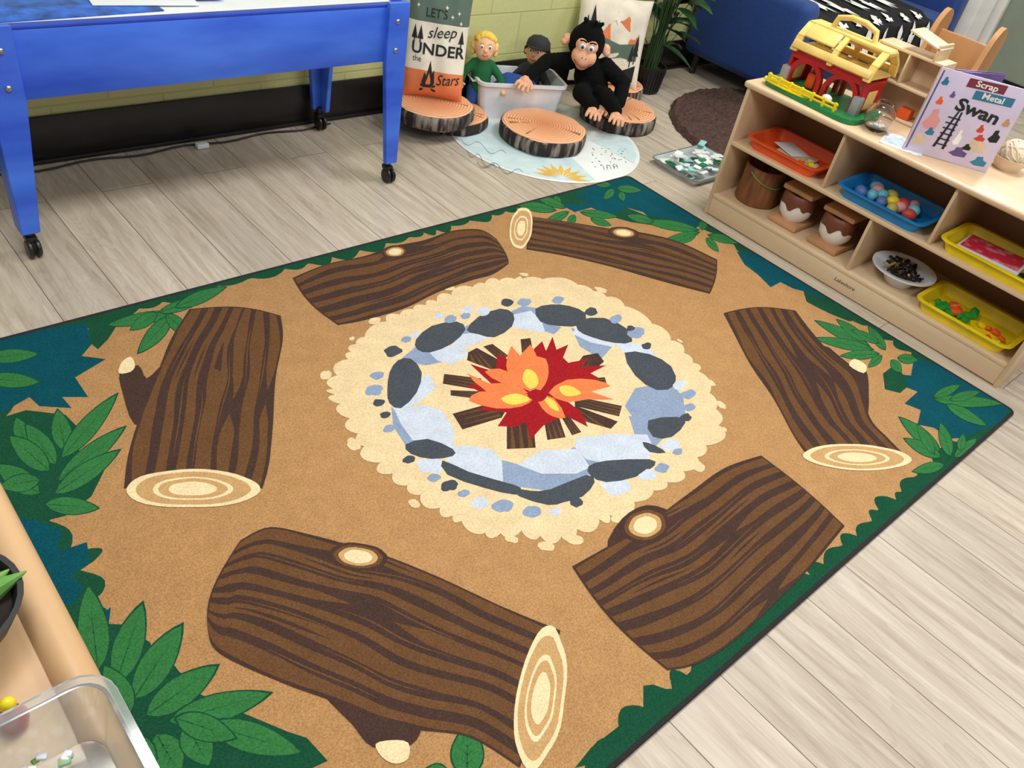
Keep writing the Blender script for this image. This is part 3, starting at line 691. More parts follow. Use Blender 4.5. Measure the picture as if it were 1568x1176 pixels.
# ============================================================ PILLOWS
def pillow(name,w,h,t,loc,rot,matf,deco):
    b=B(); N=28; M=T(loc,rot)
    def fr(u,v,ww=0,side=1):
        x=u*w/2; y=v*h/2; 
        e=max(0,(1-abs(u)**3.2))**0.5*max(0,(1-abs(v)**3.2))**0.5
        wr=0.003*math.sin(u*9+v*4)*e
        X=x*(1-0.05*(1-v*v)*abs(u)**2); Y=y*(1-0.05*(1-u*u)*abs(v)**2)
        return M@Vector((X,-(t/2*e+wr+ww)*side,Y))
    for side in (1,-1):
        bms={}
        for j in range(N):
            for i in range(N):
                u0,u1=-1+2*i/N,-1+2*(i+1)/N; v0,v1=-1+2*j/N,-1+2*(j+1)/N
                m=matf((u0+u1)/2,(v0+v1)/2)
                bb=bms.setdefault(m,bmesh.new())
                q=[bb.verts.new(fr(u,v,0,side)) for u,v in ((u0,v0),(u1,v0),(u1,v1),(u0,v1))]
                bb.faces.new(q if side==1 else q[::-1])
        for m,bb in bms.items():
            bmesh.ops.remove_doubles(bb,verts=list(bb.verts),dist=1e-5); b.add(bb,m,smooth=True)
    deco(b,fr)
    return b.done(name)
pc=mat('pillow_cream',(232,224,204),rough=0.9,bump=0.15,bscale=300); pg=mat('pillow_sage',(92,112,98),rough=0.9); po=mat('pillow_orange',(226,128,78),rough=0.9); ink=mat('print_ink',(34,38,38),rough=0.9)
def deco1(b,fr0):
    fr=lambda u,v,w=0: fr0(u,v*.86-.2,w)
    F=lambda u,v,w=0: fr(u,v,w+0.0025)
    b.text("LET'S",0.24,ink,F,(-0.1,0.74),sx=1.3); b.text("sleep",0.30,ink,F,(0.12,0.40),rot=0.08,sx=1.5,shear=0.3); b.text("UNDER",0.30,ink,F,(0.05,0.06),sx=1.75,bold=0.006)
    b.text("the",0.16,ink,F,(-0.6,-0.14),sx=1.4); b.text("Stars",0.32,ink,F,(0.46,-0.50),rot=0.1,sx=1.2,shear=0.3)
    for u in (-0.75,-0.55,0.78):
        b.flat([(u-.1,.24),(u,.5),(u+.1,.24)],ink,F); b.flat([(u-.02,.17),(u-.02,.25),(u+.02,.25),(u+.02,.17)],ink,F)
    for u,v in ((.4,.72),(.6,.8),(.7,.62),(-.7,.85),(.2,.88)):
        b.flat([(u+ (0.05 if k%2==0 else 0.02)*math.cos(k*math.pi/4)*1.2,v+(0.05 if k%2==0 else 0.02)*math.sin(k*math.pi/4)) for k in range(8)],pc,F)
    b.flat([(-.38,-.6),(-.3,-.38),(-.24,-.46),(-.14,-.14),(-.06,-.40),(0,-.32),(.04,-.6),(-.05,-.7),(-.28,-.7)],ink,F)
    b.flat([(-.25,-.62),(-.15,-.38),(-.08,-.62)],po,lambda u,v,w=0: fr(u,v,w+0.004))
    for a,c in (((-.42,-.8),(.08,-.68)),((-.4,-.68),(.1,-.8))): b.flat([a,(a[0],a[1]+.05),(c[0],c[1]+.05),c],ink,F)
pillow('camping_throw_pillow',0.27,0.50,0.11,(2.33,2.875,0.385),(math.radians(-10),0,math.radians(-38)),lambda u,v: pg if v>0.28 else (pc if v>-0.5 else po),deco1)
def deco2(b,fr):
    F=lambda u,v,w=0: fr(u,v,w+0.0025); F2=lambda u,v,w=0: fr(u,v,w+0.004)
    b.flat([(-.5,-.05),(-.2,.35),(0.05,.72),(.2,.5),(.35,.62),(.75,.1),(.6,-.05)],po,F)
    b.flat([(0.05,.72),(-.1,.45),(.0,.5),(.05,.4),(.14,.5),(.2,.5)],pc,F2)
    b.flat([(-.75,-.05),(-.3,.1),(.2,-.02),(.78,.05),(.78,-.35),(.3,-.3),(-.2,-.4),(-.75,-.3)],pg,F2)
    b.flat([(-.2,-.3),(.2,-.2),(.5,-.45),(.1,-.55),(.6,-.8),(-.4,-.8),(-.1,-.55),(-.35,-.42)],pc,F2)
    b.flat([(-.8,-.85),(-.8,-.5),(-.4,-.6),(-.2,-.85)],ink,F2); b.flat([(.8,-.85),(.8,-.45),(.4,-.6),(.2,-.85)],ink,F2)
    for u,v,s_ in ((-.78,.1,1.1),(-.62,.25,1.3),(-.45,.1,.9),(.72,-.1,.9),(.6,-.25,.7),(-.7,-.35,.8)):
        for k in range(3): b.flat([(u-.12*s_*(1-k*.25),v-.15*s_+k*.14*s_),(u,v+.12*s_+k*.14*s_),(u+.12*s_*(1-k*.25),v-.15*s_+k*.14*s_)],ink,lambda a,c,w=0: fr(a,c,w+0.005))
        b.flat([(u-.015,v-.35*s_),(u-.015,v),(u+.015,v),(u+.015,v-.35*s_)],ink,F2)
pillow('landscape_throw_pillow',0.385,0.44,0.11,(3.50,2.895,0.285),(math.radians(-12),0,math.radians(-36)),lambda u,v: pc,deco2)

# ============================================================ STORAGE BIN + DOLLS
b=B(); gb=mat('bin_white_plastic',(222,225,228),rough=0.35,var=0.02)
BM=T((2.845,2.87,0),(0,0,math.radians(-22)))
b.tray(0.44,0.23,0.18,gb,M=BM,r=0.03,t=0.004,rim=0.010,taper=0.88)
for sx in (-1,1): b.tube([(sx*0.22,-0.05,0.165),(sx*0.24,-0.045,0.16),(sx*0.24,0.045,0.16),(sx*0.22,0.05,0.165)],0.005,gb,M=BM)
b.done('storage_bin')
def doll(name,loc,rotz,skin,hair,shirt,pants,cap=False,s=1.0,tilt=0,curly=False):
    e=empty(name,loc); e.rotation_euler=(tilt,0,rotz); e.scale=(s,s,s)
    blob('torso',[[(0,0,0.0,0.05),(0,0,0.06,0.048),(0,0,0.11,0.035)],[(-.04,0,.10,.022),(-.09,-.02,.05,.02),(-.10,-.05,.01,.018)],[(.04,0,.10,.022),(.09,-.02,.05,.02),(.10,-.05,.01,.018)]],shirt,e,0.005)
    blob('hands',[[(-.10,-.06,0.0,.018),(-.105,-.08,-.005,.012)],[(-.092,-.065,.012,.007),(-.082,-.075,.012,.006)],[(.10,-.06,0.0,.018),(.105,-.08,-.005,.012)],[(.092,-.065,.012,.007),(.082,-.075,.012,.006)]],skin,e,0.003,2)
    blob('legs',[[(-.03,0,-.02,.032),(-.035,-.03,-.06,.027)],[(.03,0,-.02,.032),(.035,-.03,-.06,.027)]],pants,e,0.005)
    blob('head',[[(0,0,.175,.052)],[(0,-.01,.155,.042)],[(0,-.052,.165,.009)],[(-.052,0,.17,.012)],[(.052,0,.17,.012)],[(0,0,.12,.025),(0,0,.15,.025)]],skin,e,0.004,3)
    b=B(); wh=mat('eye_white',(240,240,240),rough=0.2); dkk=mat('eye_dark',(20,16,14),rough=0.15); lip=mat('lip_red',(190,60,60),rough=0.5)
    for sx in (-1,1):
        b.sph((sx*.019,-.047,.182),(.008,.004,.009),wh,seg=12); b.sph((sx*.019,-.0505,.181),(.004,.002,.005),dkk,seg=10)
        b.tube([(sx*.010,-.050,.197),(sx*.019,-.050,.201),(sx*.028,-.045,.198)],.0018,hair,seg=6)
    b.tube([(-.014,-.050,.147),(0,-.054,.142),(.014,-.050,.147)],.0022,lip,seg=6)
    b.done('face',e)
    ch=[]
    rnd=random.Random(len(name)); 
    for k in range(60):
        th=rnd.uniform(0,6.28); ph=rnd.uniform(0,1.25); x=.052*math.sin(ph)*math.cos(th); y=.052*math.sin(ph)*math.sin(th); zz=.18+.052*math.cos(ph)
        if y<-.03 and zz<.205: continue
        ch.append([(x,y+.006,zz,.014)])
    for a in range(9):
        t=math.pi*a/8; ch.append([(.055*math.cos(t),.008+.042*math.sin(t),.185,.013),(.055*math.cos(t),.008+.045*math.sin(t),.145 if not cap else .165,.012)])
    blob('hair',ch,hair,e,0.004,2,0.004 if curly else 0.002)
    if cap:
        b=B(); b.lathe([(.058,.0),(.06,.01),(.055,.035),(.035,.055),(0,.062)],shirt,c=(0,0.002,.195)); b.prism(ell(0,-.055,.038,.035,0,20),.197,.202,shirt); b.done('cap',e)
    return e
sk1=mat('skin_light',(236,186,150),rough=0.6,var=0.04); sk2=mat('skin_tan',(206,152,112),rough=0.6,var=0.04)
yh=mat('hair_yellow',(240,204,92),rough=0.8); bh=mat('hair_black',(26,22,22),rough=0.8); gsh=mat('shirt_green',(20,96,52),rough=0.9); bsh=mat('shirt_blue',(40,84,160),rough=0.9); csh=mat('shirt_charcoal',(46,48,50),rough=0.9); psh=mat('shirt_peach',(230,180,150),rough=0.9)
doll('boy_doll',(2.66,2.925,0.13),math.radians(-35),sk1,yh,gsh,bsh,s=1.0,tilt=math.radians(-8),curly=True)
doll('capped_doll',(2.965,2.90,0.085),math.radians(-60),sk2,bh,csh,psh,cap=True,s=1.02,tilt=math.radians(-12))
blob('folded_doll_clothes',[[(2.79,2.86,.125,.05),(2.88,2.82,.125,.05)],[(2.83,2.91,.13,.05),(2.91,2.86,.125,.045)],[(2.75,2.88,.11,.05)]],bsh,None,0.005)

# ============================================================ MONKEY
fur=mat('monkey_fur',(9,9,10),rough=0.95,var=0.3,scale=200,bump=1,bscale=260,spec=0.2)
pe=mat('monkey_felt',(226,172,136),rough=0.85,var=0.05,scale=60)
E=empty('monkey_puppet')
HM=T((3.085,2.69,0.365),(math.radians(8),math.radians(4),math.radians(-46)),(1.14,1.14,1.14))
blob('body',[[(3.18,2.67,.155,.080),(3.15,2.68,.22,.080),(3.12,2.69,.28,.062),(3.095,2.69,.31,.05)],
 [(3.05,2.74,.28,.042),(2.96,2.80,.265,.036),(2.86,2.78,.235,.030),(2.80,2.76,.215,.026)],
 [(3.19,2.63,.28,.044),(3.27,2.56,.215,.038),(3.20,2.50,.15,.032),(3.14,2.52,.135,.027)],
 [(3.16,2.62,.14,.052),(3.11,2.52,.185,.042),(3.15,2.47,.125,.034)],
 [(3.13,2.68,.14,.052),(3.02,2.60,.18,.042),(3.06,2.54,.13,.032)]],fur,E,0.005,3,0.006)
def Hm(p): return tuple(HM@Vector(p))
def hc(*L): return [[(*Hm(q[:3]),q[3]*1.14) for q in ch] for ch in L]
blob('head',hc([(0,0.01,0.01,.078)],[(0,0,0.045,.06)],[(0,.03,-.02,.055)],[(0,-.01,.085,.022),(.012,-.025,.115,.010)],[(-.02,0,.09,.015),(-.035,-.01,.112,.008)],[(.02,0,.09,.015),(.04,-.005,.108,.008)]),fur,E,0.005,2,0.005)
blob('face',hc([(0,-.062,-.028,.040)],[(-.018,-.060,-.018,.036)],[(.018,-.060,-.018,.036)],[(-.022,-.056,.026,.026)],[(.022,-.056,.026,.026)],[(0,-.06,-.045,.03)]),pe,E,0.004,3)
blob('ears',hc([(-.083,.01,.005,.022)],[(.083,.01,.005,.022)],[(-.092,0,-.005,.016)],[(.092,0,-.005,.016)]),pe,E,0.003,2)
b=B(); ew=mat('eye_white',(240,240,240)); eb=mat('eye_blue',(60,120,190),rough=0.2); ed=mat('eye_dark',(20,16,14)); rd=mat('mouth_line',(120,60,50),rough=0.7)
for sx in (-1,1):
    b.sph((sx*.018,-.080,.03),(.013,.008,.015),ew,M=HM,seg=14); b.sph((sx*.018,-.087,.03),(.007,.004,.008),eb,M=HM,seg=12); b.sph((sx*.018,-.0905,.03),(.0035,.002,.004),ed,M=HM,seg=10)
    b.sph((sx*.008,-.1005,-.008),(.003,.002,.002),ed,M=HM,seg=8)
    b.tube([(sx*.006,-.085,.052),(sx*.02,-.084,.057),(sx*.034,-.074,.050)],.003,fur,M=HM,seg=6)
b.tube([(-.038,-.086,-.028),(-.02,-.101,-.040),(0,-.105,-.044),(.02,-.101,-.040),(.038,-.086,-.028)],.0025,rd,M=HM,seg=6)
b.done('features',E)
def hand(name,wr,d,up,s=1.0):
    d=Vector(d).normalized(); up=Vector(up); up=(up-d*up.dot(d)).normalized(); sd=d.cross(up); wr=Vector(wr)
    P=lambda a,c,e: tuple(wr+d*a*s+sd*c*s+up*e*s)
    ch=[[(*P(0,0,0),.020*s),(*P(.025,0,0),.021*s)],[(*P(.025,-.012,0),.015*s)],[(*P(.025,.012,0),.015*s)]]
    for k,(c,L) in enumerate(((-.024,.034),(-.008,.044),(.008,.042),(.023,.032))):
        ch.append([(*P(.035,c*.8,0),.0078*s),(*P(.035+L*.55,c*1.15,.002),.0075*s),(*P(.035+L,c*1.3,-.010),.0068*s)])
    ch.append([(*P(.008,-.018,0),.009*s),(*P(.022,-.036,-.004),.008*s),(*P(.036,-.040,-.012),.007*s)])
    blob(name,ch,pe,E,0.0026,1)
hand('hand_1',(2.795,2.758,.213),(-0.8,-0.5,-0.25),(0,-.3,1),1.05)
hand('hand_2',(3.13,2.525,.135),(-0.9,-0.1,-0.2),(0,-.3,1),1.0)
hand('foot_1',(3.15,2.465,.115),(-0.6,-0.7,-0.1),(0,-.3,1),1.1)
hand('foot_2',(3.06,2.54,.12),(-0.6,-0.7,-0.05),(0,-.3,1),1.1)

# ============================================================ POTTED PLANT
b=B(); pot=mat('pot_black',(22,22,24),rough=0.5); lf=mat('leaf_deep_green',(18,52,28),rough=0.35,c2=(40,86,44),scale=20); st_=mat('stem_green',(40,70,34),rough=0.6); soil=mat('soil',(40,30,24),rough=1,bump=1)
PX,PY=3.855,2.86
b.lathe([(0,0),(.075,0),(.09,.13),(.094,.135),(.094,.145),(.084,.145),(.08,.12),(0,.12)],pot,c=(PX,PY,0))
for k in range(28):
    a=2*math.pi*k/28; b.box((PX+.085*math.cos(a),PY+.085*math.sin(a),.07),(.006,.006,.12),pot,bev=.002,rot=(0,math.radians(6.5),a))
b.lathe([(0,.125),(.08,.122)],soil,c=(PX,PY,0))
rnd=random.Random(21)
for k in range(54):
    a=rnd.uniform(-1.9,1.9); H=rnd.uniform(.22,.85); R_=rnd.uniform(.02,.15)
    base=Vector((PX+rnd.uniform(-.03,.03),PY+rnd.uniform(-.03,.03),.12)); tip=Vector((PX+R_*math.cos(a),min(2.98,PY+R_*math.sin(a)),H))
    mid=base.lerp(tip,.6); mid.x=(base.x+mid.x)/2; mid.y=(base.y+mid.y)/2
    b.tube([base,mid,tip],[.004,.003,.002],st_,seg=6)
    L=rnd.uniform(.15,.24); w=L*.38; d=Vector((math.cos(a),math.sin(a),rnd.uniform(-.3,.5))).normalized(); sd=d.cross(Vector((0,0,1))).normalized(); up=sd.cross(d)
    bb=bmesh.new(); rows=[]
    for i in range(9):
        t=i/8; ww=w*.5*math.sin(math.pi*t**.8)**.8 if 0<t<1 else .0008; c=tip+d*L*t+Vector((0,0,-.06*t*t))
        rows.append([bb.verts.new(c+sd*ww*q+up*abs(q)*ww*.35) for q in (-1,-.5,0,.5,1)])
    for r0,r1 in zip(rows,rows[1:]):
        for q in range(4): bb.faces.new((r0[q],r0[q+1],r1[q+1],r1[q]))
    for v in bb.verts: v.co.y=min(v.co.y,3.06)
    b.add(bb,lf,smooth=True)
b.done('potted_plant')

# ============================================================ TOY STORAGE SHELF
mp1=wood('maple_birch',(206,174,136),(226,200,164),'Y',7,0.35); mp2=wood('maple_vertical',(202,168,128),(222,194,158),'Z',7,0.35); mback=wood('maple_back',(150,110,72),(170,128,90),'Y',6,0.5)
def shelf(name,X0,X1,Y0,Y1,H,mid,top_div,bot_div):
    b=B(); t=0.016
    b.box(((X0+X1)/2,(Y0+Y1)/2,H-0.013),(X1-X0+0.024,Y1-Y0+0.03,0.026),mp1,bev=0.011,seg=4)
    for yy in (Y0+t/2,Y1-t/2): b.box(((X0+X1)/2,yy,(H-0.026)/2),(X1-X0,t,H-0.026),mp2,bev=0.003)
    b.box(((X0+X1)/2,(Y0+Y1)/2,0.088),(X1-X0-0.004,Y1-Y0-2*t,0.016),mp1,bev=0.002)
    b.box(((X0+X1)/2,(Y0+Y1)/2,mid-0.008),(X1-X0-0.006,Y1-Y0-2*t,0.016),mp1,bev=0.002)
    b.box((X1-.008,(Y0+Y1)/2,(H-.03+.09)/2),(0.008,Y1-Y0-2*t,H-.03-.09),mback,bev=0.001)
    b.box((X0+.012,(Y0+Y1)/2,0.042),(0.016,Y1-Y0-2*t,0.076),mp1,bev=0.002)
    for y in top_div: b.box(((X0+X1)/2,y,(mid+H-.026)/2),(X1-X0-0.02,0.012,H-.026-mid),mp2,bev=0.002)
    for y in bot_div: b.box(((X0+X1)/2,y,(mid-.016+.096)/2),(X1-X0-0.02,0.012,mid-.016-.096),mp2,bev=0.002)
    b.text("Lakeshore",0.022,leg,lambda u,v,w=0:(X0+0.0032,1.02-u,0.045+v),shear=0.3)
    return b.done(name)
SXA,SXB,SYA,SYB,SH,SM=2.975,3.385,0.365,1.72,0.58,0.335
shelf('toy_storage_shelf',SXA,SXB,SYA,SYB,SH,SM,[1.27,0.82],[1.04])
# trays
orp=mat('orange_plastic',(236,92,40),rough=0.35); blp=mat('blue_plastic',(20,130,200),rough=0.35); yep=mat('yellow_plastic',(240,214,30),rough=0.35); rdp=mat('red_plastic',(206,30,40),rough=0.35); grp=mat('green_plastic',(40,150,60),rough=0.35); whp=whpl
def speck(b,cx,cy,z,wx,wy,n,mats,seed,rmin=.008,rmax=.016):
    r=random.Random(seed)
    for k in range(n):
        m=r.choice(mats); s_=r.uniform(rmin,rmax); p=(cx+r.uniform(-wx,wx),cy+r.uniform(-wy,wy),z+s_*.7+ (k%3)*.003)
        b.box(p,(s_*2,s_*1.4,s_),m,bev=s_*.3,rot=(r.uniform(-.4,.4),r.uniform(-.4,.4),r.uniform(0,3)))
tanp=mat('craft_tan',(214,190,160),rough=0.7); redw=mat('paint_red',(206,40,66),rough=0.5,scale=22,c2=(240,180,186),contrast=(.5,.75))
b=B(); b.tray(0.24,0.32,0.045,orp,c=(3.115,1.49,SM),r=.03,rim=.014); b.box((3.11,1.48,SM+.012),(.13,.16,.004),tanp,rot=(0,0,.2),bev=.001); speck(b,3.10,1.40,SM+.006,.03,.04,8,[orp,yep,tanp],3); b.box((3.14,1.52,SM+.02),(.10,.12,.003),whp,rot=(.05,.05,-.3),bev=.001); b.done('orange_tray')
pk=mat('egg_pink',(222,150,150),rough=.5); bl2=mat('egg_aqua',(110,190,210),rough=.5); rd2=mat('egg_red',(196,66,50),rough=.5); ol=mat('egg_olive',(190,180,90),rough=.5); lv=mat('egg_blue',(90,120,180),rough=.5)
b=B(); b.tray(0.25,0.34,0.045,blp,c=(3.115,1.045,SM),r=.03,rim=.014)
for k,(dx,dy,m) in enumerate([(.03,.08,pk),(.01,.05,bl2),(-.03,.07,bl2),(.05,.03,ol),(.0,.0,yep),(-.05,.02,lv),(.03,-.03,rd2),(-.02,-.04,pk),(-.06,-.03,ol),(.02,-.08,bl2),(-.04,-.09,rd2),(.06,-.06,pk),(-.05,.11,lv),(.06,.1,bl2)]): b.sph((3.115+dx,1.045+dy,SM+.028),(.021,.027,.021),m,rot=(0,0,k),seg=16)
b.done('blue_tray_of_eggs')
b=B(); b.tray(0.25,0.37,0.045,yep,c=(3.11,0.60,SM),r=.03,rim=.014)
b.box((3.11,.64,SM+.022),(.17,.22,.02),whp,bev=.004,rot=(0,0.05,.1)); b.box((3.11,.64,SM+.0345),(.15,.20,.004),redw,bev=.001,rot=(0,0.05,.1)); speck(b,3.07,.49,SM+.008,.03,.04,10,[tb,orp,tb,grp],6,.01,.02)
b.done('yellow_tray_with_painting')
b=B(); b.tray(0.24,0.34,0.045,yep,c=(3.11,0.585,0.097),r=.03,rim=.014); speck(b,3.11,.66,.1,.06,.07,16,[grp,grp,orp],8,.014,.022); speck(b,3.08,.50,.1,.05,.05,9,[orp,rdp,grp,yep],9,.01,.016); b.done('yellow_tray_of_toys')
b=B(); b.lathe([(0,.0),(.05,0),(.06,.02),(.10,.055),(.122,.06),(.122,.066),(.10,.064),(.055,.022),(0,.02)],whp,c=(3.11,.885,.097),seg=40)
dkb=mat('black_bits',(26,24,24),rough=.4); gold=mat('gold_bits',(150,120,50),rough=.4)
r_=random.Random(5)
for k in range(90):
    a=r_.uniform(0,6.28); rr_=r_.uniform(0,.08); b.box((3.11+rr_*math.cos(a),.885+rr_*math.sin(a),.097+.035+r_.uniform(0,.035)*(1-rr_/.09)+rr_*.3),(r_.uniform(.02,.045),.010,.010),dkb if k%6 else gold,bev=.003,rot=(r_.uniform(-.8,.8),r_.uniform(-.8,.8),r_.uniform(0,3)))
b.done('white_bowl_of_loose_parts')
stp=mat('stump_brown',(124,78,44),rough=.7,var=.2,scale=40,stretch=(1,1,.2))
b=B(); b.lathe([(0,0),(.085,0),(.09,.01),(.084,.08),(.086,.16),(.078,.16),(.074,.02),(0,.015)],stp,c=(3.12,1.585,.097),seg=36,wob=.05); b.tube([(3.12+.089*math.cos(t*.3-3.3),1.585+.089*math.sin(t*.3-3.3),.097+.14-.045*math.sin(t*.314)) for t in range(11)],.003,mat('handle_olive',(110,140,60)),seg=6); b.done('stump_bucket')
cer=mat('terracotta_tan',(196,146,104),rough=.6); drip=mat('white_glaze',(236,232,224),rough=.25); ter=mat('brown_glaze',(116,64,44),rough=.4)
def drip_pot(y):
    b=B(); c=(3.10,y,.097)
    b.box((c[0],c[1],c[2]+.012),(.15,.135,.024),cer,bev=.006)
    b.lathe([(0,.024),(.045,.024),(.064,.05),(.069,.08),(.064,.11),(0,.112)],drip,c=c,seg=32)
    seg=40; zz=[.088-.02*abs(math.sin(i*math.pi*5/seg))-.008*math.sin(i*1.3) for i in range(seg)]
    rings_=[[(c[0]+.070*math.cos(2*math.pi*i/seg),c[1]+.070*math.sin(2*math.pi*i/seg),c[2]+zz[i]+.01) for i in range(seg)]]
    for rr_,h_ in ((.070,.105),(.068,.125),(.062,.135),(.048,.135),(.046,.115)): rings_.append([(c[0]+rr_*math.cos(2*math.pi*i/seg),c[1]+rr_*math.sin(2*math.pi*i/seg),c[2]+h_) for i in range(seg)])
    b.loft(rings_,ter,cap0=False,smooth=True)
    b.box((c[0]+.035,c[1],c[2]+.148),(.16,.14,.022),cer,bev=.006)
    b.done('glazed_flower_pot')
drip_pot(1.385); drip_pot(1.19)

# ============================================================ TOY BARN
b=B(); z0=SH
cream=mat('toy_cream',(238,204,116),rough=.35); redt=mat('toy_red',(180,30,34),rough=.3); gyt=mat('toy_grey',(150,150,150),rough=.5); grt=mat('toy_green',(30,130,70),rough=.35)
bx,by=3.15,1.48
b.prism(smooth_closed([(bx-.15,by-.20),(bx-.16,by-.05),(bx-.15,by+.1),(bx-.13,by+.2),(bx+.0,by+.22),(bx+.1,by+.2),(bx+.11,by),(bx+.1,by-.18),(bx,by-.21)],4),z0,z0+.018,grt,bev=.003)
b.prism(smooth_closed([(bx-.15,by+.02),(bx-.15,by+.18),(bx-.10,by+.21),(bx-.06,by+.12),(bx-.08,by+.02)],4),z0+.018,z0+.024,yep)
for k in range(7): b.box((bx-.145,by-.12+k*.05,z0+.035),(.01,.012,.035),yep,bev=.003)
b.box((bx-.145,by+.03,z0+.045),(.008,.32,.008),yep,bev=.003); b.box((bx-.145,by+.03,z0+.03),(.008,.32,.008),yep,bev=.003)
def arch(cx,w,h,th,yc,m):
    R_=w/2
    o=[(yc-R_,z0+.018)]+[(yc-R_*math.cos(math.pi*k/12),z0+h-R_+R_*math.sin(math.pi*k/12)) for k in range(13)]+[(yc+R_,z0+.018)]
    i_=[(yc+R_-th,z0+.018)]+[(yc+(R_-th)*math.cos(math.pi*k/12),z0+h-R_+(R_-th)*math.sin(math.pi*k/12)) for k in range(13)]+[(yc-R_+th,z0+.018)]
    for a in range(len(o)-1):
        p=[o[a],o[a+1],i_[len(i_)-2-a],i_[len(i_)-1-a]]
        b.prism(p,-.01,.01,m,Matrix(((0,0,1,cx),(1,0,0,0),(0,1,0,0),(0,0,0,1))))
for yc in (by-.085,by+.075): arch(bx-.075,.15,.135,.018,yc,redt); arch(bx+.075,.15,.135,.018,yc,redt)
for yy in (by-.165,by+.155):
    b.box((bx,yy,z0+.075),(.16,.014,.115),redt,bev=.004); b.box((bx,yy,z0+.065),(.07,.018,.07),cream,bev=.004)
b.box((bx-.08,by+.155,z0+.05),(.035,.035,.07),gyt,bev=.006); b.box((bx-.08,by-.165,z0+.05),(.035,.035,.07),gyt,bev=.006)
b.box((bx-.077,by-.005,z0+.135),(.014,.33,.03),redt,bev=.004); b.box((bx+.077,by-.005,z0+.135),(.014,.33,.03),redt,bev=.004)
b.box((bx,by,z0+.15),(.165,.35,.012),cream,bev=.005)
gp=[(-.105,.0),(-.085,.055),(-.035,.10),(.035,.10),(.085,.055),(.105,.0)]
gi=[(.09,.0),(.072,.048),(.028,.085),(-.028,.085),(-.072,.048),(-.09,.0)]
for yy,t in ((by-.17,.03),(by+.15,.03),(by-.01,.022)):
    for a in range(5):
        p=[gp[a],gp[a+1],gi[4-a],gi[5-a]]
        b.prism(p,yy-t/2,yy+t/2,cream,Matrix(((1,0,0,bx),(0,0,1,0),(0,1,0,z0+.145),(0,0,0,1))),bev=.002)
b.box((bx-.098,by-.01,z0+.17),(.014,.34,.03),cream,bev=.005,rot=(0,math.radians(20),0)); b.box((bx+.098,by-.01,z0+.17),(.014,.34,.03),cream,bev=.005,rot=(0,math.radians(-20),0))
b.box((bx-.060,by+.07,z0+.222),(.012,.13,.06),cream,bev=.005,rot=(0,math.radians(48),0)); b.box((bx+.060,by-.01,z0+.222),(.012,.32,.06),cream,bev=.005,rot=(0,math.radians(-48),0))
b.box((bx,by-.01,z0+.243),(.075,.34,.014),cream,bev=.005)
b.tube([(bx,by-.10,z0+.245),(bx,by-.09,z0+.285),(bx,by-.04,z0+.30),(bx,by+.02,z0+.30),(bx,by+.07,z0+.285),(bx,by+.08,z0+.245)],.011,cream)
b.sph((bx-.11,by-.06,z0+.04),(.016,.022,.016),whp,seg=12); b.box((bx-.01,by+.07,z0+.05),(.05,.04,.06),orp,bev=.01)
b.done('toy_barn')
# wooden dollhouse
b=B(); dw=wood('doll_pine',(214,182,140),(232,208,172),'Z',10,.5); hx0,hx1,hy0,hy1=3.275,3.385,1.16,1.42
for yy in (hy0,hy1): b.box(((hx0+hx1)/2,yy,z0+.12),(hx1-hx0,.010,.24),dw,bev=.002)
for zz in (.006,.12,.235): b.box(((hx0+hx1)/2,(hy0+hy1)/2,z0+zz),(hx1-hx0,hy1-hy0,.010),dw,bev=.002)
b.box(((hx0+hx1)/2,(hy0+hy1)/2,z0+.18),(hx1-hx0,.008,.11),dw,bev=.002)
b.box((hx1-.004,(hy0+hy1)/2,z0+.12),(.006,hy1-hy0,.235),dw,bev=.001)
b.box(((hx0+hx1)/2,hy0+.04,z0+.265),(hx1-hx0,.010,.06),dw,bev=.002); b.box(((hx0+hx1)/2,hy0+.10,z0+.292),(hx1-hx0,.14,.008),dw,rot=(math.radians(12),0,0),bev=.002)
b.box((hx0+.03,hy0+.06,z0+.03),(.04,.05,.04),orp,bev=.004); b.box((hx0+.04,hy1-.06,z0+.15),(.03,.05,.04),bl2,bev=.004)
b.done('wooden_dollhouse')
glass=mat('clear_glass',(250,250,250),rough=.02,trans=1,var=0)
b=B(); b.lathe([(0,0),(.03,.0),(.045,.015),(.055,.045),(.048,.08),(.03,.095),(.03,.105),(.027,.105),(.027,.093),(.045,.078),(.052,.045),(.042,.017),(0,.004)],glass,c=(3.075,1.215,SH),seg=32); speck(b,3.075,1.215,SH+.01,.02,.02,12,[whp,tanp,bl2],4,.006,.01); b.done('glass_jar')
b=B(); b.box((3.07,1.09,SH+.0012),(.15,.15,.0016),mat('sheet_white',(240,240,240),rough=.7,var=.25,scale=40),bev=0,rot=(0,0,.3))
for k in range(5): b.box((3.03+k*.018,1.09,SH+.0024),(.004,.11,.0006),bl2,bev=0,rot=(0,0,.3))
b.done('picture_sheet')
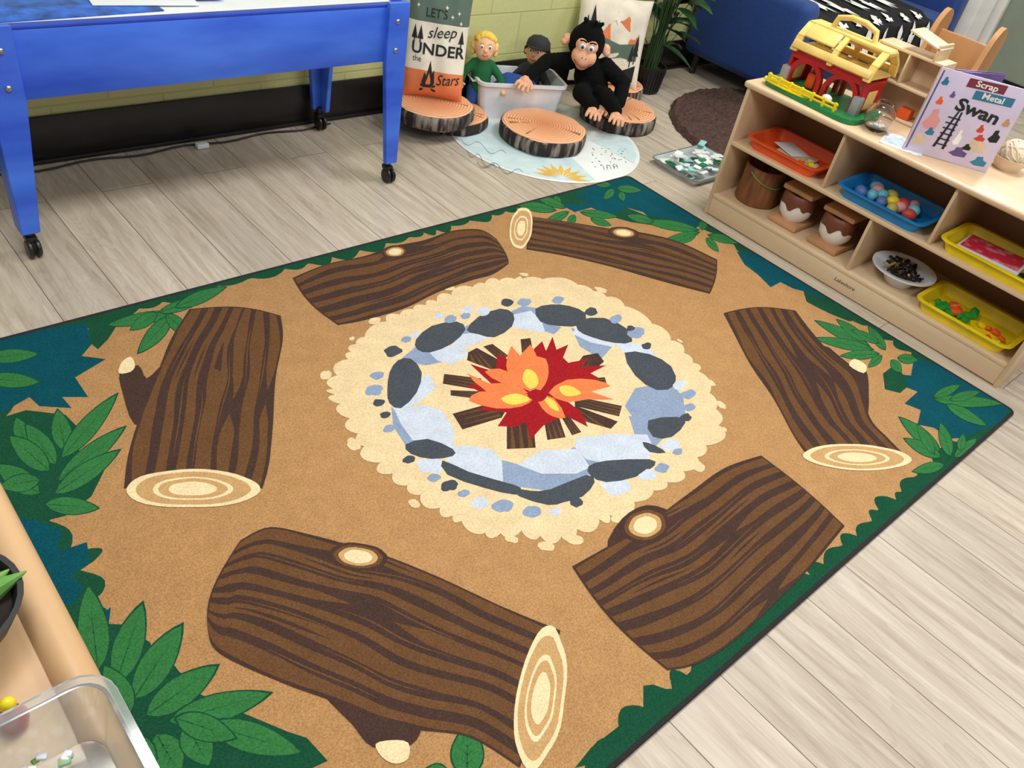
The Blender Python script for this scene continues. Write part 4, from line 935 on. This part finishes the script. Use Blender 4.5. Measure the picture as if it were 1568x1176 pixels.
# picture book standing open
b=B()
cov=mat('cover_lilac',(208,196,220),rough=.25,coat=.4,var=.03); pur=mat('cover_purple',(96,74,132),rough=.3,coat=.3,var=.15,scale=30); banr=mat('banner_maroon',(120,50,60),rough=.3); bteal=mat('banner_teal',(50,120,150),rough=.3); pages=mat('pages',(238,236,228),rough=.8)
SP=Vector((3.02,1.07)); A2=Vector((3.165,.815)); C2=Vector((3.285,.955))
def panel(P0,P1,m,h,outw):
    d=(P1-P0).normalized(); n=Vector((d.y,-d.x))*outw; w=(P1-P0).length
    def fr(u,v,ww=0):
        q=P0+d*(u*w)+n*(ww); return (q.x,q.y,SH+0.003+v*h)
    c=P0+d*w/2; ang=math.atan2(d.y,d.x)
    b.box((c.x,c.y,SH+.001+h/2),(w,.004,h),m,bev=.001,rot=(0,0,ang))
    b.box((c.x-n.x*.006,c.y-n.y*.006,SH+.003+h/2),(w-.01,.007,h-.01),m,bev=.001,rot=(0,0,ang))
    return fr
H_=.29
f1=panel(SP,A2,cov,H_,1)
panel(SP,C2,pur,H_-.004,-1)
K=lambda off:(lambda u,v,w=0:f1(u,v,.0022+off))
b.flat([(.33,.86),(.74,.88),(.74,.98),(.33,.96)],banr,K(.0006)); b.text("Scrap",.095,pages,K(.0012),(.54,.92),sx=1.15,bold=.002)
b.flat([(.45,.75),(.88,.77),(.88,.87),(.45,.85)],bteal,K(.0007)); b.text("Metal",.095,pages,K(.0012),(.66,.81),sx=1.15,bold=.002)
b.text("Swan",.20,ink,K(.0012),(.58,.63),rot=-.1,sx=1.2,bold=.006)
for du in (0,.12): b.flat([(.30+du*.9,.12),(.33+du*.9,.12),(.40+du*.3,.58),(.38+du*.3,.58)],ink,K(.0009))
for k in range(6): b.flat([(.31,.16+k*.065),(.45,.16+k*.065),(.45,.175+k*.065),(.31,.175+k*.065)],ink,K(.001))
bl=[(.16,.42,.09,.13,pk),(.14,.64,.04,.05,orp),(.74,.28,.12,.10,tanp),(.88,.42,.06,.08,ink),(.60,.14,.10,.06,pur),(.86,.10,.09,.06,bteal),(.12,.16,.08,.07,tanp),(.70,.46,.04,.05,rd2),(.10,.86,.04,.05,bteal),(.24,.74,.03,.04,pur),(.92,.60,.04,.05,cer),(.52,.30,.04,.10,pages),(.20,.28,.05,.05,bteal),(.74,.36,.06,.04,rd2),(.66,.22,.05,.04,ink)]
for i,(u,v,ru,rv,m) in enumerate(bl):
    b.flat([(u+ru*x,v+rv*y) for x,y in ((-1,-.6),(-.3,-1),(.9,-.8),(1,.1),(.4,.4),(.3,1),(-.4,.8),(-.5,.1))],m,K(.0002+i*.00002))
b.done('picture_book')
# yarn ball in bowl
b=B(); yc=mat('yarn_cream',(226,212,184),rough=.95,bump=.6,bscale=90); YC=Vector((3.30,.80,SH+.058)); b.sph(tuple(YC),.046,yc)
r_=random.Random(6)
for k in range(16):
    q=Euler((r_.uniform(0,3),r_.uniform(0,3),r_.uniform(0,3))).to_matrix(); b.tube([YC+q@Vector((.047*math.cos(t*math.pi/12),.047*math.sin(t*math.pi/12),.004*math.sin(t))) for t in range(24)],.0028,yc,closed=True,seg=6)
b.lathe([(0,0),(.04,0),(.056,.03),(.06,.045),(.057,.045),(.052,.03),(.036,.004),(0,.004)],tanp,c=(YC.x,YC.y,SH),seg=28)
b.done('yarn_ball_bowl')
# child's wooden chair behind the shelf
b=B(); pine=wood('pine_honey',(172,118,70),(200,150,98),'Z',6,.4)
CY=1.345
def sidepanel(y):
    poly=smooth_closed([(3.62,.0),(3.62,.40),(3.64,.56),(3.74,.60),(3.80,.70),(3.84,.84),(3.90,.89),(3.95,.84),(3.93,.70),(3.92,.5),(3.92,.0),(3.84,.0),(3.80,.12),(3.72,.12),(3.70,.0)],3)
    b.prism([(x,max(0,q)) for x,q in poly],y-.011,y+.011,pine,Matrix(((1,0,0,0),(0,0,1,0),(0,1,0,0),(0,0,0,1))))
sidepanel(CY-.12); sidepanel(CY+.12)
b.box((3.76,CY,.34),(.24,.23,.02),pine,bev=.004); b.box((3.89,CY,.64),(.02,.23,.34),pine,bev=.006,rot=(0,math.radians(3),0)); b.box((3.65,CY,.28),(.018,.23,.08),pine,bev=.004)
b.done('wooden_child_chair')

# ============================================================ FOREGROUND LOW SHELF (left)
b=B(); LX0,LX1,LY0,LY1,LH=-.34,.078,.10,1.36,.56
rail=wood('rail_maple',(188,148,104),(210,174,132),'Y',7,0.35)
b.box(((LX0+LX1)/2,(LY0+LY1)/2,LH-.02),(LX1-LX0,LY1-LY0,.018),rail,bev=.003)
for p,q in (((LX1,LY0),(LX1,LY1)),((LX0,LY0),(LX0,LY1)),((LX0,LY0),(LX1,LY0)),((LX0,LY1),(LX1,LY1))): b.tube([(*p,LH-.016),(*q,LH-.016)],.026,rail,seg=20)
for yy in (LY0+.01,LY1-.01,(LY0+LY1)/2): b.box(((LX0+LX1)/2,yy,(LH-.03)/2),(LX1-LX0-.01,.016,LH-.03),mp2,bev=.002)
for zz in (.08,.3): b.box(((LX0+LX1)/2,(LY0+LY1)/2,zz),(LX1-LX0-.02,LY1-LY0-.02,.016),mp1,bev=.002)
b.box((LX0+.01,(LY0+LY1)/2,LH/2),(.008,LY1-LY0-.02,LH-.06),mback,bev=0)
b.done('low_wooden_shelf')
zt=LH-.011
b=B(); BC=(-.018,.785,zt); b.lathe([(0,0),(.045,0),(.07,.035),(.088,.075),(.081,.075),(.066,.045),(.0,.03)],pot,c=BC); b.lathe([(0,.058),(.076,.056)],soil,c=BC)
r_=random.Random(31); lg=mat('succulent_green',(80,140,60),rough=.4,c2=(140,180,90))
for k in range(26):
    a=r_.uniform(0,6.28); el=r_.uniform(.3,1.3); L=r_.uniform(.05,.09); d=Vector((math.cos(a)*math.cos(el),math.sin(a)*math.cos(el),math.sin(el))); o=Vector(BC)+Vector((0,0,.055))+Vector((d.x,d.y,0))*.02
    b.tube([o,o+d*L*.5,o+d*L],[.008,.014,.001],lg,seg=8)
b.done('succulent_bowl')
b=B(); b.tray(.32,.36,.085,clear,c=(-.068,.40,LH+.013),r=.03,t=.004,rim=.008)
speck(b,-.07,.42,LH+.022,.12,.14,420,[mat('conf_green',(110,160,70),rough=.6),whp,whp,MC['conf_green'],mat('conf_sage',(150,180,140),rough=.6)],14,.003,.007); b.done('clear_bin_of_confetti')
b=B(); b.lathe([(0,0),(.014,0),(.016,.01),(.009,.03),(0,.036)],redt,c=(.005,.64,zt)); b.sph((.005,.64,zt+.04),.009,yep); b.done('toy_figure')

# ============================================================ LIGHTS
def area(x,y,z,sx,sy,p,c=(1,.99,.975)):
    L=bpy.data.lights.new('ceiling_panel','AREA'); L.shape='RECTANGLE'; L.size=sx; L.size_y=sy; L.energy=p; L.color=c
    o=bpy.data.objects.new('ceiling_panel_light',L); o.location=(x,y,z); col.objects.link(o)
for x,y in ((0.6,1.3),(3.2,1.3),(5.6,1.3),(0.6,-1.2),(3.2,-1.2)):
    area(x,y,2.65,1.2,0.6,44)
w=bpy.data.worlds.new('World'); sc.world=w; w.use_nodes=True
w.node_tree.nodes['Background'].inputs[0].default_value=(1,.99,.985,1); w.node_tree.nodes['Background'].inputs[1].default_value=0.30

# ============================================================ CAMERA
cam=bpy.data.cameras.new('cam'); co=bpy.data.objects.new('camera',cam); col.objects.link(co)
cam.sensor_fit='HORIZONTAL'; cam.sensor_width=36; cam.lens=FPX/1568*36; cam.clip_start=.02
right=Vector((E1[0],E2[0],-DN[0])); down=Vector((E1[1],E2[1],-DN[1])); fwd=Vector((E1[2],E2[2],-DN[2]))
fwd.normalize(); right=(right-fwd*right.dot(fwd)).normalized(); up=right.cross(fwd)
m3=Matrix((right,up,-fwd)).transposed()
co.matrix_world=Matrix.Translation((0,0,CAMH))@m3.to_4x4()
sc.camera=co
